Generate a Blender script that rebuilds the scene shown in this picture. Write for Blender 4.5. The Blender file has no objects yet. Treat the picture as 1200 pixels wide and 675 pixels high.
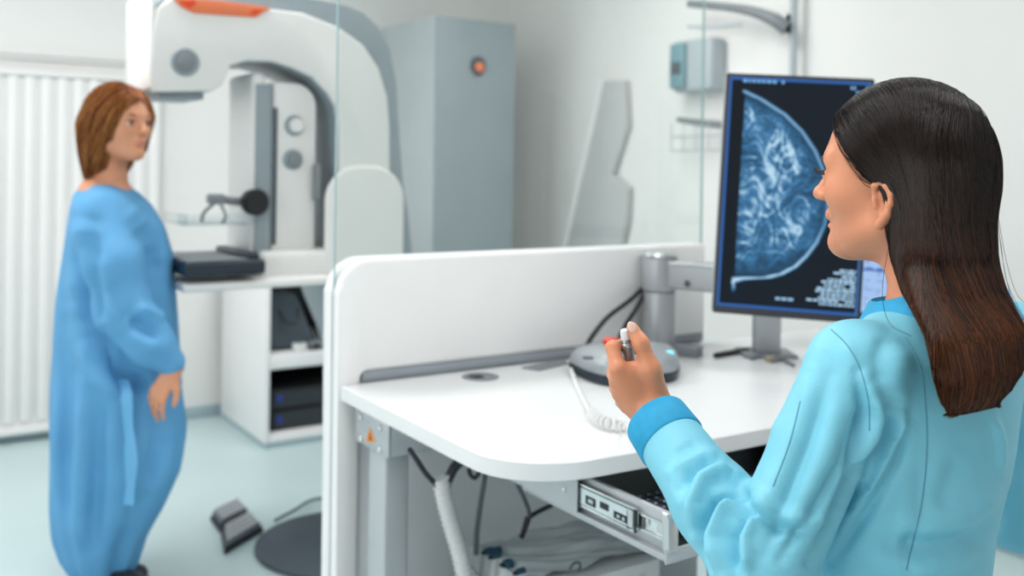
import bpy, bmesh, math, random
import numpy as np
from mathutils import Vector, Matrix
from mathutils.bvhtree import BVHTree

scene = bpy.context.scene
random.seed(4); np.random.seed(4)

# ------------------------------------------------------------------ camera
FPX, ROLL, CZ, HY, PS = 1140.0, 0.0135, 1.38, 197.0, 0.583
cs, sn = math.cos(PS), math.sin(PS)
cam_data = bpy.data.cameras.new('camera')
cam = bpy.data.objects.new('camera', cam_data)
scene.collection.objects.link(cam)
cam_data.sensor_width = 36.0
cam_data.lens = FPX * 36.0 / 1200.0
cam_data.shift_y = -(337.5 - HY) / 1200.0
cam.matrix_world = (Matrix.Translation((0, 0, CZ)) @ Matrix.Rotation(-PS, 4, 'Z')
                    @ Matrix.Rotation(math.pi / 2, 4, 'X') @ Matrix.Rotation(ROLL, 4, 'Z'))
cam_data.dof.use_dof = True
cam_data.dof.focus_distance = 1.24
cam_data.dof.aperture_fstop = 3.3
cam_data.clip_start = 0.05
scene.camera = cam

# ------------------------------------------------------------------ light and exposure
scene.view_settings.view_transform = 'Standard'
scene.view_settings.look = 'None'
scene.view_settings.gamma = 1.0
scene.view_settings.use_curve_mapping = False
scene.view_settings.exposure = -0.08
world = bpy.data.worlds.new('world'); scene.world = world
world.use_nodes = True
bg = world.node_tree.nodes['Background']
bg.inputs[0].default_value = (1.0, 0.985, 0.968, 1); bg.inputs[1].default_value = 0.45

def area(name, loc, rot, sx, sy, power, col=(1, 0.985, 0.965)):
    l = bpy.data.lights.new(name, 'AREA'); l.shape = 'RECTANGLE'; l.size = sx; l.size_y = sy
    l.energy = power; l.color = col
    o = bpy.data.objects.new(name, l); scene.collection.objects.link(o)
    o.location = loc; o.rotation_euler = rot
    return o
area('ceiling_lamp', (0.2, 1.0, 2.78), (0, 0, 0), 1.2, 0.6, 20)
area('ceiling_lamp', (2.0, 0.6, 2.78), (0, 0, 0), 1.2, 0.6, 19)
area('ceiling_lamp', (0.3, 3.4, 2.78), (0, 0, 0), 1.2, 0.6, 36)
area('ceiling_lamp', (2.2, 3.3, 2.78), (0, 0, 0), 1.2, 0.6, 22)
area('left_fill', (-2.1, 4.5, 1.5), (0, math.radians(-90), 0), 1.8, 1.5, 22, (1.0, 0.99, 0.98))  # added fill on the solid left wall, brightens the machine's left faces
area('left_fill', (-2.1, 0.6, 1.6), (0, math.radians(-90), 0), 1.6, 2.4, 30, (1.0, 0.99, 0.98))  # added fill light inside the left wall, which has no window

# ------------------------------------------------------------------ helpers
col = scene.collection

def ray(px, py):
    dx, dy = px - 600.0, py - HY
    c, s = math.cos(ROLL), math.sin(ROLL)
    return np.array([(dx * c + dy * s) / FPX, 1.0, -(-dx * s + dy * c) / FPX])
def V(px, py, d):                        # view aligned point: x right, y distance, z up
    return np.array([0, 0, CZ]) + ray(px, py) * d
def v2w(p):                              # view aligned -> room axes
    p = np.asarray(p, float)
    o = np.empty_like(p)
    o[..., 0] = p[..., 0] * cs + p[..., 1] * sn
    o[..., 1] = -p[..., 0] * sn + p[..., 1] * cs
    o[..., 2] = p[..., 2]
    return o
def W(px, py, d): return v2w(V(px, py, d))
def on_a(px, py, a):
    r = v2w(ray(px, py)); p = np.array([0, 0, CZ]) + r * (a / r[1]); return p
def on_r(px, py, q):
    r = v2w(ray(px, py)); p = np.array([0, 0, CZ]) + r * (q / r[0]); return p
def on_z(px, py, z):
    r = v2w(ray(px, py)); p = np.array([0, 0, CZ]) + r * ((z - CZ) / r[2]); return p
def toV(p):                              # room axes -> view aligned
    p = np.asarray(p, float); o = np.empty_like(p)
    o[..., 0] = p[..., 0] * cs - p[..., 1] * sn
    o[..., 1] = p[..., 0] * sn + p[..., 1] * cs
    o[..., 2] = p[..., 2]
    return o
def pix(vp):                             # view aligned -> pixel
    u = FPX * vp[..., 0] / vp[..., 1]; w = -FPX * (vp[..., 2] - CZ) / vp[..., 1]
    c, s = math.cos(ROLL), math.sin(ROLL)
    return u * c - w * s + 600, u * s + w * c + HY

def s2l(c):
    c = np.array(c, float) / 255.0
    return tuple(np.where(c <= 0.04045, c / 12.92, ((c + 0.055) / 1.055) ** 2.4))

MATS = {}
def mat(name, rgb, rough=0.5, metal=0.0, var=0.04, scale=6.0, bump=0.0, bscale=60.0, spec=0.5, sss=0.0, coat=0.0, emit=None):
    m = bpy.data.materials.new(name); m.use_nodes = True
    nt = m.node_tree; b = nt.nodes['Principled BSDF']
    lin = s2l(rgb)
    b.inputs['Roughness'].default_value = rough
    b.inputs['Metallic'].default_value = metal
    b.inputs['Specular IOR Level'].default_value = spec
    b.inputs['Coat Weight'].default_value = coat
    if sss:
        b.inputs['Subsurface Weight'].default_value = sss
        b.inputs['Subsurface Radius'].default_value = (0.01, 0.004, 0.002)
        b.inputs['Subsurface Scale'].default_value = 1.0
    tc = nt.nodes.new('ShaderNodeTexCoord')
    n = nt.nodes.new('ShaderNodeTexNoise'); n.inputs['Scale'].default_value = scale; n.inputs['Detail'].default_value = 4
    nt.links.new(tc.outputs['Object'], n.inputs['Vector'])
    r = nt.nodes.new('ShaderNodeValToRGB')
    r.color_ramp.elements[0].position = 0.3; r.color_ramp.elements[1].position = 0.7
    r.color_ramp.elements[0].color = tuple(x * (1 - var) for x in lin) + (1,)
    r.color_ramp.elements[1].color = tuple(min(1, x * (1 + var)) for x in lin) + (1,)
    nt.links.new(n.outputs['Fac'], r.inputs['Fac']); nt.links.new(r.outputs['Color'], b.inputs['Base Color'])
    if bump:
        n2 = nt.nodes.new('ShaderNodeTexNoise'); n2.inputs['Scale'].default_value = bscale; n2.inputs['Detail'].default_value = 5
        nt.links.new(tc.outputs['Object'], n2.inputs['Vector'])
        bp = nt.nodes.new('ShaderNodeBump'); bp.inputs['Strength'].default_value = bump; bp.inputs['Distance'].default_value = 0.01
        nt.links.new(n2.outputs['Fac'], bp.inputs['Height']); nt.links.new(bp.outputs['Normal'], b.inputs['Normal'])
    if emit:
        b.inputs['Emission Color'].default_value = tuple(s2l(emit[0])) + (1,)
        b.inputs['Emission Strength'].default_value = emit[1]
    MATS[name] = m
    return m

class MB:
    """collects shapes given in room coordinates and links them as one mesh object"""
    def __init__(s): s.bm = bmesh.new()
    def _merge(s, bm):
        me = bpy.data.meshes.new('t'); bm.to_mesh(me); bm.free(); s.bm.from_mesh(me); bpy.data.meshes.remove(me)
    def box(s, lo, hi, bev=0.0, seg=2, M=None):
        bm = bmesh.new(); bmesh.ops.create_cube(bm, size=1.0)
        lo = np.minimum(lo, hi) * 1.0; hi2 = np.maximum(lo, hi)
        lo0 = np.array(lo, float); d = np.array(hi2, float) - lo0
        for v in bm.verts:
            v.co = Vector([lo0[i] + (v.co[i] + 0.5) * d[i] for i in range(3)])
        if bev > 0: bmesh.ops.bevel(bm, geom=list(bm.edges), offset=min(bev, 0.49 * d.min()), segments=seg, affect='EDGES', profile=0.5)
        if M is not None: bm.transform(M)
        s._merge(bm); return s
    def prism(s, poly, axis, t0, t1, bev=0.0, seg=2, M=None):
        """polygon (2D) extruded along axis 'x','y','z' between t0 and t1"""
        bm = bmesh.new()
        def mk(u, v, t):
            return {'x': (t, u, v), 'y': (u, t, v), 'z': (u, v, t)}[axis]
        f = bm.faces.new([bm.verts.new(mk(u, v, t0)) for u, v in poly])
        e = bmesh.ops.extrude_face_region(bm, geom=[f])
        dv = Vector(mk(0, 0, t1 - t0))
        for v in e['geom']:
            if isinstance(v, bmesh.types.BMVert): v.co += dv
        bmesh.ops.recalc_face_normals(bm, faces=list(bm.faces))
        if bev > 0:
            ax = 'xyz'.index(axis)
            ed = [x for x in bm.edges if abs(x.verts[0].co[ax] - x.verts[1].co[ax]) < 1e-6]
            bmesh.ops.bevel(bm, geom=ed, offset=bev, segments=seg, affect='EDGES', profile=0.5)
        if M is not None: bm.transform(M)
        s._merge(bm); return s
    def cyl(s, p0, p1, r0, r1=None, seg=24, bev=0.0):
        r1 = r0 if r1 is None else r1
        p0, p1 = Vector(p0), Vector(p1); d = p1 - p0
        bm = bmesh.new()
        bmesh.ops.create_cone(bm, cap_ends=True, segments=seg, radius1=r0, radius2=r1, depth=d.length)
        if bev > 0:
            ed = [e for e in bm.edges if abs(e.verts[0].co.z - e.verts[1].co.z) < 1e-7]
            bmesh.ops.bevel(bm, geom=ed, offset=bev, segments=2, affect='EDGES', profile=0.5)
        q = Vector((0, 0, 1)).rotation_difference(d.normalized())
        bm.transform(Matrix.Translation((p0 + p1) / 2) @ q.to_matrix().to_4x4())
        s._merge(bm); return s
    def ball(s, c, r, M=None, seg=20):
        bm = bmesh.new(); bmesh.ops.create_uvsphere(bm, u_segments=seg, v_segments=seg // 2, radius=1.0)
        rr = (r, r, r) if np.isscalar(r) else r
        bm.transform(Matrix.Diagonal((*rr, 1)))
        if M is not None: bm.transform(M)
        bm.transform(Matrix.Translation(Vector(c)))
        s._merge(bm); return s
    def tube(s, pts, r, seg=10, closed=False, smooth=0):
        pts = [np.array(p, float) for p in pts]
        if smooth:
            pts = spline(pts, smooth)
        n = len(pts); rad = [r] * n if np.isscalar(r) else list(np.interp(np.linspace(0, 1, n), np.linspace(0, 1, len(r)), r))
        bm = s.bm; rings = []
        t = [pts[min(i + 1, n - 1)] - pts[max(i - 1, 0)] for i in range(n)]
        t = [x / (np.linalg.norm(x) + 1e-12) for x in t]
        up = np.array([0, 0, 1.0]) if abs(t[0][2]) < 0.9 else np.array([1.0, 0, 0])
        for i in range(n):
            u = up - t[i] * (up @ t[i]); u /= np.linalg.norm(u) + 1e-12; w = np.cross(t[i], u); up = u
            rings.append([bm.verts.new(pts[i] + rad[i] * (u * math.cos(a) + w * math.sin(a))) for a in np.arange(seg) * 2 * math.pi / seg])
        for i in range(n - 1):
            for j in range(seg):
                bm.faces.new((rings[i][j], rings[i][(j + 1) % seg], rings[i + 1][(j + 1) % seg], rings[i + 1][j]))
        bm.faces.new(rings[0][::-1]); bm.faces.new(rings[-1])
        return s
    def lathe(s, prof, origin, axis=(0, 0, 1), seg=32):
        bm = bmesh.new(); rings = []
        for r, h in prof:
            rings.append([bm.verts.new((r * math.cos(a), r * math.sin(a), h)) for a in np.arange(seg) * 2 * math.pi / seg])
        for i in range(len(rings) - 1):
            for j in range(seg):
                bm.faces.new((rings[i][j], rings[i][(j + 1) % seg], rings[i + 1][(j + 1) % seg], rings[i + 1][j]))
        bm.faces.new(rings[0][::-1]); bm.faces.new(rings[-1])
        bmesh.ops.recalc_face_normals(bm, faces=list(bm.faces))
        q = Vector((0, 0, 1)).rotation_difference(Vector(axis).normalized())
        bm.transform(Matrix.Translation(Vector(origin)) @ q.to_matrix().to_4x4())
        s._merge(bm); return s
    def build(s, name, m, parent=None, origin=None, ang=40):
        me = bpy.data.meshes.new(name)
        base = wloc(parent) if parent is not None else Vector(origin if origin is not None else (0, 0, 0))
        s.bm.transform(Matrix.Translation(-base))
        bmesh.ops.recalc_face_normals(s.bm, faces=list(s.bm.faces))
        s.bm.to_mesh(me); s.bm.free()
        me.polygons.foreach_set('use_smooth', [True] * len(me.polygons))
        me.set_sharp_from_angle(angle=math.radians(ang))
        o = bpy.data.objects.new(name, me); col.objects.link(o)
        me.materials.append(m)
        if parent is not None: o.parent = parent
        else: o.location = base
        return o

def wloc(o):
    p = Vector((0, 0, 0))
    while o is not None: p = p + o.location; o = o.parent
    return p
def raw(name, verts, faces, m, parent=None, origin=(0, 0, 0), smooth=True):
    me = bpy.data.meshes.new(name)
    base = np.array(wloc(parent)) if parent is not None else np.array(origin, float)
    v = np.asarray(verts, np.float32) - base.astype(np.float32); f = np.asarray(faces, np.int32)
    k = f.shape[1]
    me.vertices.add(len(v)); me.vertices.foreach_set('co', v.ravel())
    me.loops.add(f.size); me.loops.foreach_set('vertex_index', f.ravel())
    me.polygons.add(len(f)); me.polygons.foreach_set('loop_start', np.arange(len(f), dtype=np.int32) * k)
    me.update(calc_edges=True); me.validate()
    if smooth: me.polygons.foreach_set('use_smooth', [True] * len(me.polygons))
    o = bpy.data.objects.new(name, me); col.objects.link(o); me.materials.append(m)
    if parent is not None: o.parent = parent
    else: o.location = Vector(base)
    return o
def spline(pts, n):
    P = [2 * pts[0] - pts[1]] + list(pts) + [2 * pts[-1] - pts[-2]]; out = []
    for i in range(1, len(P) - 2):
        for t in np.linspace(0, 1, n, endpoint=False):
            a, b, c, d = P[i - 1], P[i], P[i + 1], P[i + 2]
            out.append(0.5 * (2 * b + (c - a) * t + (2 * a - 5 * b + 4 * c - d) * t ** 2 + (3 * b - a - 3 * c + d) * t ** 3))
    out.append(P[-2]); return out
def tag(o, label=None, cat=None, group=None, kind=None):
    if label: o['label'] = label
    if cat: o['category'] = cat
    if group: o['group'] = group
    if kind: o['kind'] = kind
    return o
def thing(name, label, cat, loc, group=None):
    o = bpy.data.objects.new(name, None); col.objects.link(o); o.location = Vector(loc); o.empty_display_size = 0.05
    return tag(o, label, cat, group)
def rrect(x0, x1, y0, y1, r, n=6):
    """rounded rectangle, r = (bl, br, tr, tl)"""
    if np.isscalar(r): r = (r,) * 4
    out = []
    for (cx, cy, q, a0) in ((x0 + r[0], y0 + r[0], r[0], math.pi), (x1 - r[1], y0 + r[1], r[1], 1.5 * math.pi), (x1 - r[2], y1 - r[2], r[2], 0), (x0 + r[3], y1 - r[3], r[3], 0.5 * math.pi)):
        if q <= 1e-6: out.append((cx, cy)); continue
        for t in np.linspace(0, math.pi / 2, n + 1): out.append((cx + q * math.cos(a0 + t), cy + q * math.sin(a0 + t)))
    return out

# ------------------------------------------------------------------ smooth solid modelling (for people, clothes, hair)
def seg_h(p, a, b):
    ab = b - a; L = ab @ ab
    return np.clip(((p - a) @ ab) / (L + 1e-12), 0, 1)
def cap(a, b, ra, rb=None, k=0.015, sub=False):
    a = np.array(a, float); b = np.array(b, float); rb = ra if rb is None else rb
    def f(p):
        h = seg_h(p, a, b); q = p - a - h[:, None] * (b - a)
        return np.sqrt((q * q).sum(1)) - (ra + (rb - ra) * h)
    return (f, k, sub, (a + b) / 2, np.linalg.norm(b - a) / 2 + max(ra, rb))
def chain(pts, rad, k=0.012):
    return [cap(pts[i], pts[i + 1], rad[i], rad[i + 1], k) for i in range(len(pts) - 1)]
def ell(c, r, R=None, k=0.02, sub=False):
    c = np.array(c, float); r = np.array(r, float)
    def f(p):
        q = p - c
        if R is not None: q = q @ R.T
        k0 = np.sqrt(((q / r) ** 2).sum(1)); k1 = np.sqrt(((q / r ** 2) ** 2).sum(1)) + 1e-9
        return np.where(k0 < 1e-6, -r.min(), k0 * (k0 - 1) / k1)
    return (f, k, sub, c, r.max())
def loft(rows, lat, k=0.03, fold=None, flat=2.0):
    """rows: (z, cx, cy, half_lateral, half_depth); lat = lateral unit vector (x,y)"""
    rows = np.array(sorted(rows), float); z = rows[:, 0]; lat = np.array(lat, float); fw = np.array([-lat[1], lat[0]])
    c = np.array([rows[:, 1].mean(), rows[:, 2].mean(), z.mean()])
    rad = np.linalg.norm([np.abs(rows[:, 1] - c[0]).max() + rows[:, 3].max(), np.abs(rows[:, 2] - c[1]).max() + rows[:, 4].max(), (z[-1] - z[0]) / 2])
    def f(p):
        zz = np.clip(p[:, 2], z[0], z[-1])
        cx, cy, a, b = [np.interp(zz, z, rows[:, i]) for i in (1, 2, 3, 4)]
        dx, dy = p[:, 0] - cx, p[:, 1] - cy
        u = dx * lat[0] + dy * lat[1]; v = dx * fw[0] + dy * fw[1]
        if fold is not None:
            s = fold(np.arctan2(v / b, u / a), p[:, 2]); a = a + s; b = b + s
        m = np.sqrt((u / a) ** 2 + (v / b) ** 2) + 1e-9
        g = np.sqrt((u / a ** 2) ** 2 + (v / b ** 2) ** 2) + 1e-9
        d = (m - 1) * m / g
        e = np.maximum(p[:, 2] - z[-1], z[0] - p[:, 2])
        return np.maximum(d, e)
    return (f, k, False, c, rad)
def sdf(prims, p, c=None, R=None):
    d = np.full(len(p), 10.0)
    for f, k, sub, pc, pr in prims:
        if c is not None and np.linalg.norm(pc - c) - pr > R + k + 0.02: continue
        e = f(p)
        if sub:
            h = np.clip(0.5 - 0.5 * (d + e) / k, 0, 1); d = d * (1 - h) - e * h + k * h * (1 - h)
        else:
            h = np.clip(0.5 + 0.5 * (d - e) / k, 0, 1); d = d * (1 - h) + e * h - k * h * (1 - h)
    return d
def sdf_mesh(prims, h, B=10):
    lo = np.min([p[3] - p[4] for p in prims if not p[2]], axis=0) - 3 * h
    hi = np.max([p[3] + p[4] for p in prims if not p[2]], axis=0) + 3 * h
    nb = np.ceil((hi - lo) / (B * h)).astype(int)
    gi = np.stack(np.meshgrid(*[np.arange(n) for n in nb], indexing='ij'), -1).reshape(-1, 3)
    ctr = lo + (gi + 0.5) * B * h
    R = B * h * 0.87
    d = np.concatenate([sdf(prims, q) for q in np.array_split(ctr, max(1, len(ctr) // 200000 + 1))])
    act = gi[np.abs(d) < R * 1.5 + 2 * h]
    # group neighbouring blocks into super-blocks so far primitives can be skipped
    key = (act // 3) @ np.array([1000000, 1000, 1]); order = np.argsort(key, kind='stable'); act = act[order]; key = key[order]
    cut = np.flatnonzero(np.diff(key)) + 1
    g = np.stack(np.meshgrid(*[np.arange(B + 1)] * 3, indexing='ij'), -1).reshape(-1, 3)
    N1 = nb * B + 2
    ck = lambda q: (q[..., 0].astype(np.int64) * N1[1] + q[..., 1]) * N1[2] + q[..., 2]
    Vs, Ks, Es = [], [], []
    for grp in np.split(act, cut):
        idx = grp[:, None, :] * B + g[None]
        pts = (lo + idx * h).reshape(-1, 3)
        bc = lo + (grp.mean(0) + 0.5) * B * h; bR = np.linalg.norm((grp.max(0) - grp.min(0) + 1) * B * h) / 2
        val = sdf(prims, pts, bc, bR).reshape(len(grp), B + 1, B + 1, B + 1)
        corners = np.stack([val[:, i:B + i, j:B + j, k:B + k] for i in (0, 1) for j in (0, 1) for k in (0, 1)], -1)
        ins = corners < 0; on = ins.any(-1) & ~ins.all(-1)
        w = np.argwhere(on)
        if not len(w): continue
        cv = corners[on]; acc = np.zeros((len(w), 3)); cnt = np.zeros(len(w))
        off = np.array([(i, j, k) for i in (0, 1) for j in (0, 1) for k in (0, 1)], float)
        for a in range(8):
            for b in range(a + 1, 8):
                if np.abs(off[a] - off[b]).sum() != 1: continue
                s = (cv[:, a] < 0) != (cv[:, b] < 0)
                t = np.where(s, cv[:, a] / np.where(s, cv[:, a] - cv[:, b], 1), 0)
                acc += np.where(s[:, None], off[a] + t[:, None] * (off[b] - off[a]), 0); cnt += s
        cell = grp[w[:, 0]] * B + w[:, 1:]
        Vs.append(lo + (cell + acc / cnt[:, None]) * h); Ks.append(ck(cell))
        # edges from the cell's lowest corner along +x,+y,+z
        for ax, other in enumerate((4, 2, 1)):
            s0 = cv[:, 0] < 0; s1 = cv[:, other] < 0; m = s0 != s1
            Es.append(np.concatenate([cell[m], np.full((m.sum(), 1), ax), s0[m][:, None].astype(int)], 1))
    Vv = np.concatenate(Vs); K = np.concatenate(Ks); K, ui = np.unique(K, return_index=True); Vv = Vv[ui]
    Ee = np.concatenate(Es); F = []
    ad = {0: ((0, 1, 0), (0, 0, 1)), 1: ((0, 0, 1), (1, 0, 0)), 2: ((1, 0, 0), (0, 1, 0))}
    for ax in range(3):
        e = Ee[Ee[:, 3] == ax]; c0 = e[:, :3]; u, v = np.array(ad[ax][0]), np.array(ad[ax][1])
        q = [ck(c0), ck(c0 - u), ck(c0 - u - v), ck(c0 - v)]
        ix = [np.clip(np.searchsorted(K, x), 0, len(K) - 1) for x in q]
        ok = np.all([K[i] == x for i, x in zip(ix, q)], axis=0)
        f = np.stack(ix, 1); fl = e[:, 4] == 0
        f[fl] = f[fl][:, ::-1]
        F.append(f[ok])
    return Vv, np.concatenate(F)
def relax(v, f, it=1, lam=0.5):
    for _ in range(it):
        acc = np.zeros_like(v); n = np.zeros(len(v))
        for a in range(4):
            for b in ((a + 1) % 4, (a + 3) % 4):
                np.add.at(acc, f[:, a], v[f[:, b]]); np.add.at(n, f[:, a], 1)
        m = n > 0; v = v.copy(); v[m] += lam * (acc[m] / n[m, None] - v[m])
    return v
def normals(v, f):
    n = np.cross(v[f[:, 2]] - v[f[:, 0]], v[f[:, 3]] - v[f[:, 1]]); out = np.zeros_like(v)
    for a in range(4): np.add.at(out, f[:, a], n)
    return out / (np.linalg.norm(out, axis=1, keepdims=True) + 1e-12)
def sculpt_folds(v, f, folds):
    """raise or sink soft creases: each fold is a pixel polyline on the side towards the doorway view, width and height in metres"""
    n = normals(v, f)
    px, py = pix(v); view = v - np.array([0, 0, CZ]); view /= np.linalg.norm(view, axis=1, keepdims=True)
    face = np.clip(-(n * view).sum(1) * 2.0 + 0.3, 0, 1)
    tot = np.zeros(len(v)); q = np.stack([px, py], 1); ppm = FPX / v[:, 1]
    for pts, w, amp in folds:
        pts = np.array(pts, float); best = np.full(len(v), 1e9); tt = np.zeros(len(v)); L = len(pts) - 1
        for i in range(L):
            a, b = pts[i], pts[i + 1]; hh = np.clip(((q - a) @ (b - a)) / ((b - a) @ (b - a)), 0, 1)
            dd = np.linalg.norm(q - a - hh[:, None] * (b - a), axis=1); m = dd < best
            best[m] = dd[m]; tt[m] = (i + hh[m]) / L
        dm = best / ppm
        tot += amp * np.exp(-(dm / w) ** 2) * np.clip(np.sin(math.pi * np.clip(tt, 0.06, 0.94)) * 1.6, 0, 1)
    return v + n * (tot * face)[:, None]
def surf(name, prims, h, m, parent=None, origin=(0, 0, 0), it=1, folds=None, post=None):
    v, f = sdf_mesh(prims, h); v = relax(v, f, it)
    if folds: v = sculpt_folds(v, f, folds)
    if post: v = post(v, f)
    return raw(name, v2w(v), f, m, parent, origin), v, f

# ------------------------------------------------------------------ materials
wall_m = mat('wall_paint', (238, 238, 236), 0.75, var=0.015, scale=2.0, bump=0.02, bscale=180)
ceil_m = mat('ceiling_paint', (240, 240, 240), 0.8, var=0.01)
floor_m = mat('floor_vinyl', (196, 216, 218), 0.42, var=0.04, scale=1.6, bump=0.015, bscale=220)
base_m = mat('skirting_vinyl', (168, 190, 197), 0.5)
white_m = mat('white_laminate', (238, 238, 238), 0.38, var=0.012)
desk_m = mat('white_desktop', (230, 231, 232), 0.3, var=0.01)
deskedge_m = mat('desk_edge', (232, 233, 235), 0.35, var=0.01)
offw_m = mat('machine_white', (230, 230, 228), 0.35, var=0.012)
grey_m = mat('grey_paint', (176, 186, 191), 0.45, var=0.03)
rim_m = mat('machine_grey', (146, 158, 165), 0.4, var=0.03)
cabg_m = mat('cabinet_grey', (146, 158, 163), 0.45, var=0.03)
cabl_m = mat('cabinet_light_grey', (184, 192, 196), 0.45, var=0.03)
steel_m = mat('brushed_steel', (205, 208, 210), 0.28, metal=0.9, var=0.05, scale=40)
zinc_m = mat('zinc_rail', (214, 220, 222), 0.25, metal=0.95, var=0.05, scale=50)
alu_m = mat('silver_paint', (184, 189, 193), 0.38, metal=0.35, var=0.03)
dark_m = mat('dark_plastic', (38, 46, 52), 0.45)
black_m = mat('black_plastic', (16, 19, 23), 0.4)
navy_m = mat('detector_navy', (26, 40, 52), 0.4)
dgrey_m = mat('dark_grey_vinyl', (70, 82, 92), 0.6, var=0.08)
mgrey_m = mat('mid_grey_plastic', (128, 134, 139), 0.45)
orange_m = mat('orange_plastic', (240, 128, 84), 0.45)
redor_m = mat('deep_orange', (232, 70, 20), 0.45)
red_m = mat('red_button', (226, 50, 24), 0.4)
amber_m = mat('warning_orange', (232, 140, 30), 0.5)
slat_m = mat('radiator_white', (238, 238, 237), 0.5, var=0.01)
teal_m = mat('teal_plastic', (112, 150, 160), 0.5)
cord_m = mat('white_cord', (226, 226, 226), 0.5)
cable_m = mat('black_cable', (34, 38, 44), 0.45)
gcable_m = mat('grey_cable', (84, 92, 98), 0.5)
blue_m = mat('blue_plug', (30, 72, 92), 0.5)
wrapf_m = mat('plastic_film', (196, 205, 208), 0.25, var=0.12, scale=9, bump=0.25, bscale=30, coat=0.3)
carton_m = mat('white_carton', (222, 226, 228), 0.6, var=0.05, scale=14)
glow_m = mat('teal_light', (130, 225, 230), 0.4, emit=((90, 215, 225), 1.0))
bluled_m = mat('blue_led', (24, 44, 110), 0.4, emit=((26, 56, 150), 0.2))

def glass_mat(name, tint, ior=1.45):
    m = bpy.data.materials.new(name); m.use_nodes = True; nt = m.node_tree
    nt.nodes.remove(nt.nodes['Principled BSDF']); out = nt.nodes['Material Output']
    t = nt.nodes.new('ShaderNodeBsdfTransparent'); t.inputs[0].default_value = tint + (1,)
    g = nt.nodes.new('ShaderNodeBsdfGlossy'); g.inputs['Roughness'].default_value = 0.0
    lw = nt.nodes.new('ShaderNodeLayerWeight'); lw.inputs[0].default_value = 0.5
    pw_ = nt.nodes.new('ShaderNodeMath'); pw_.operation = 'POWER'; pw_.inputs[1].default_value = 5.0
    fr = nt.nodes.new('ShaderNodeMath'); fr.operation = 'MULTIPLY_ADD'; fr.inputs[1].default_value = 0.96; fr.inputs[2].default_value = 0.04
    nt.links.new(lw.outputs['Facing'], pw_.inputs[0]); nt.links.new(pw_.outputs[0], fr.inputs[0])
    mx = nt.nodes.new('ShaderNodeMixShader')
    nt.links.new(fr.outputs[0], mx.inputs[0]); nt.links.new(t.outputs[0], mx.inputs[1]); nt.links.new(g.outputs[0], mx.inputs[2])
    nt.links.new(mx.outputs[0], out.inputs[0]); return m
pane_m = glass_mat('screen_glass', (0.965, 0.985, 0.98))
edge_m = mat('glass_edge', (150, 180, 182), 0.2)
clear_m = glass_mat('clear_acrylic', (0.93, 0.96, 0.97))

# ------------------------------------------------------------------ the setting
RW, BW = 3.486, 5.36
def struct(name, mb, m): return tag(mb.build(name, m), kind='structure')
struct('floor', MB().box((-2.2, -2.0, -0.1), (RW + 0.1, BW + 0.1, 0)), floor_m)
struct('wall_back', MB().box((-2.2, BW, 0), (RW + 0.1, BW + 0.1, 2.8)), wall_m)
struct('wall_right', MB().box((RW, -2.0, 0), (RW + 0.1, BW, 2.8)), wall_m)
struct('wall_left', MB().box((-2.3, -2.0, 0), (-2.2, BW, 2.8)), wall_m)
struct('ceiling', MB().box((-2.2, -2.0, 2.8), (RW + 0.1, BW + 0.1, 2.9)), ceil_m)
struct('baseboard_back', MB().box((-2.2, BW - 0.012, 0), (RW, BW, 0.06), 0.004), base_m)
struct('baseboard_right', MB().box((RW - 0.012, -2.0, 0), (RW, BW - 0.012, 0.06), 0.004), base_m)
struct('trim_1', MB().box((-2.2, BW - 0.035, 1.905), (1.16, BW, 1.94), 0.006).box((-2.2, BW - 0.02, 1.885), (1.16, BW, 1.905), 0.003), slat_m)

# tall white radiator on the back wall
x0, x1 = -0.35, 1.28
rad = thing('radiator', 'tall white ribbed panel radiator on the back wall behind the patient', 'radiator', ((x0 + x1) / 2, BW - 0.06, 0.05))
mb = MB()
mb.box((x0, BW - 0.055, 0.06), (x1, BW - 0.03, 1.83), 0.008)
n = 22
for i in range(n):
    a = x0 + (x1 - x0) * i / n; b = x0 + (x1 - x0) * (i + 1) / n
    mb.box((a + 0.012, BW - 0.075, 0.1), (b - 0.012, BW - 0.05, 1.80), 0.012)
mb.build('panel', slat_m, rad)
MB().box((x0, BW - 0.085, 0.045), (x1, BW - 0.025, 0.085), 0.008).build('bottom_rail', slat_m, rad)
MB().box((x0, BW - 0.08, 1.80), (x1, BW - 0.028, 1.835), 0.008).build('top_rail', slat_m, rad)
for bx in (x0 + 0.15, x1 - 0.15):
    MB().box((bx - 0.02, BW - 0.035, 0.3), (bx + 0.02, BW, 0.4), 0.004).build('bracket', slat_m, rad)

# ------------------------------------------------------------------ grey tall cabinet
tc = thing('tall_cabinet', 'tall grey equipment cabinet with an orange button, behind the white partition', 'cabinet', (2.79, 5.0, 0))
MB().box((2.535, 4.62, 0.06), (3.047, BW - 0.015, 2.2), 0.008).build('body', cabl_m, tc)
MB().box((2.537, 4.598, 0.08), (3.045, 4.622, 2.195), 0.006).build('door', cabg_m, tc)
MB().box((2.56, 4.66, 0), (3.02, BW - 0.03, 0.06)).build('plinth', dark_m, tc)
b = on_a(560, 77, 4.6)
ring = MB().lathe([(0.05, 0), (0.052, 0.006), (0.046, 0.012), (0.03, 0.013)], (b[0], 4.6, b[2]), (0, -1, 0)).build('button_ring', dgrey_m, tc)
MB().lathe([(0.012, 0.0), (0.012, 0.02), (0.026, 0.022), (0.027, 0.034), (0.018, 0.04)], (b[0] - 0.012, 4.59, b[2] - 0.012), (0, -1, 0)).build('emergency_button', orange_m, ring)

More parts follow.
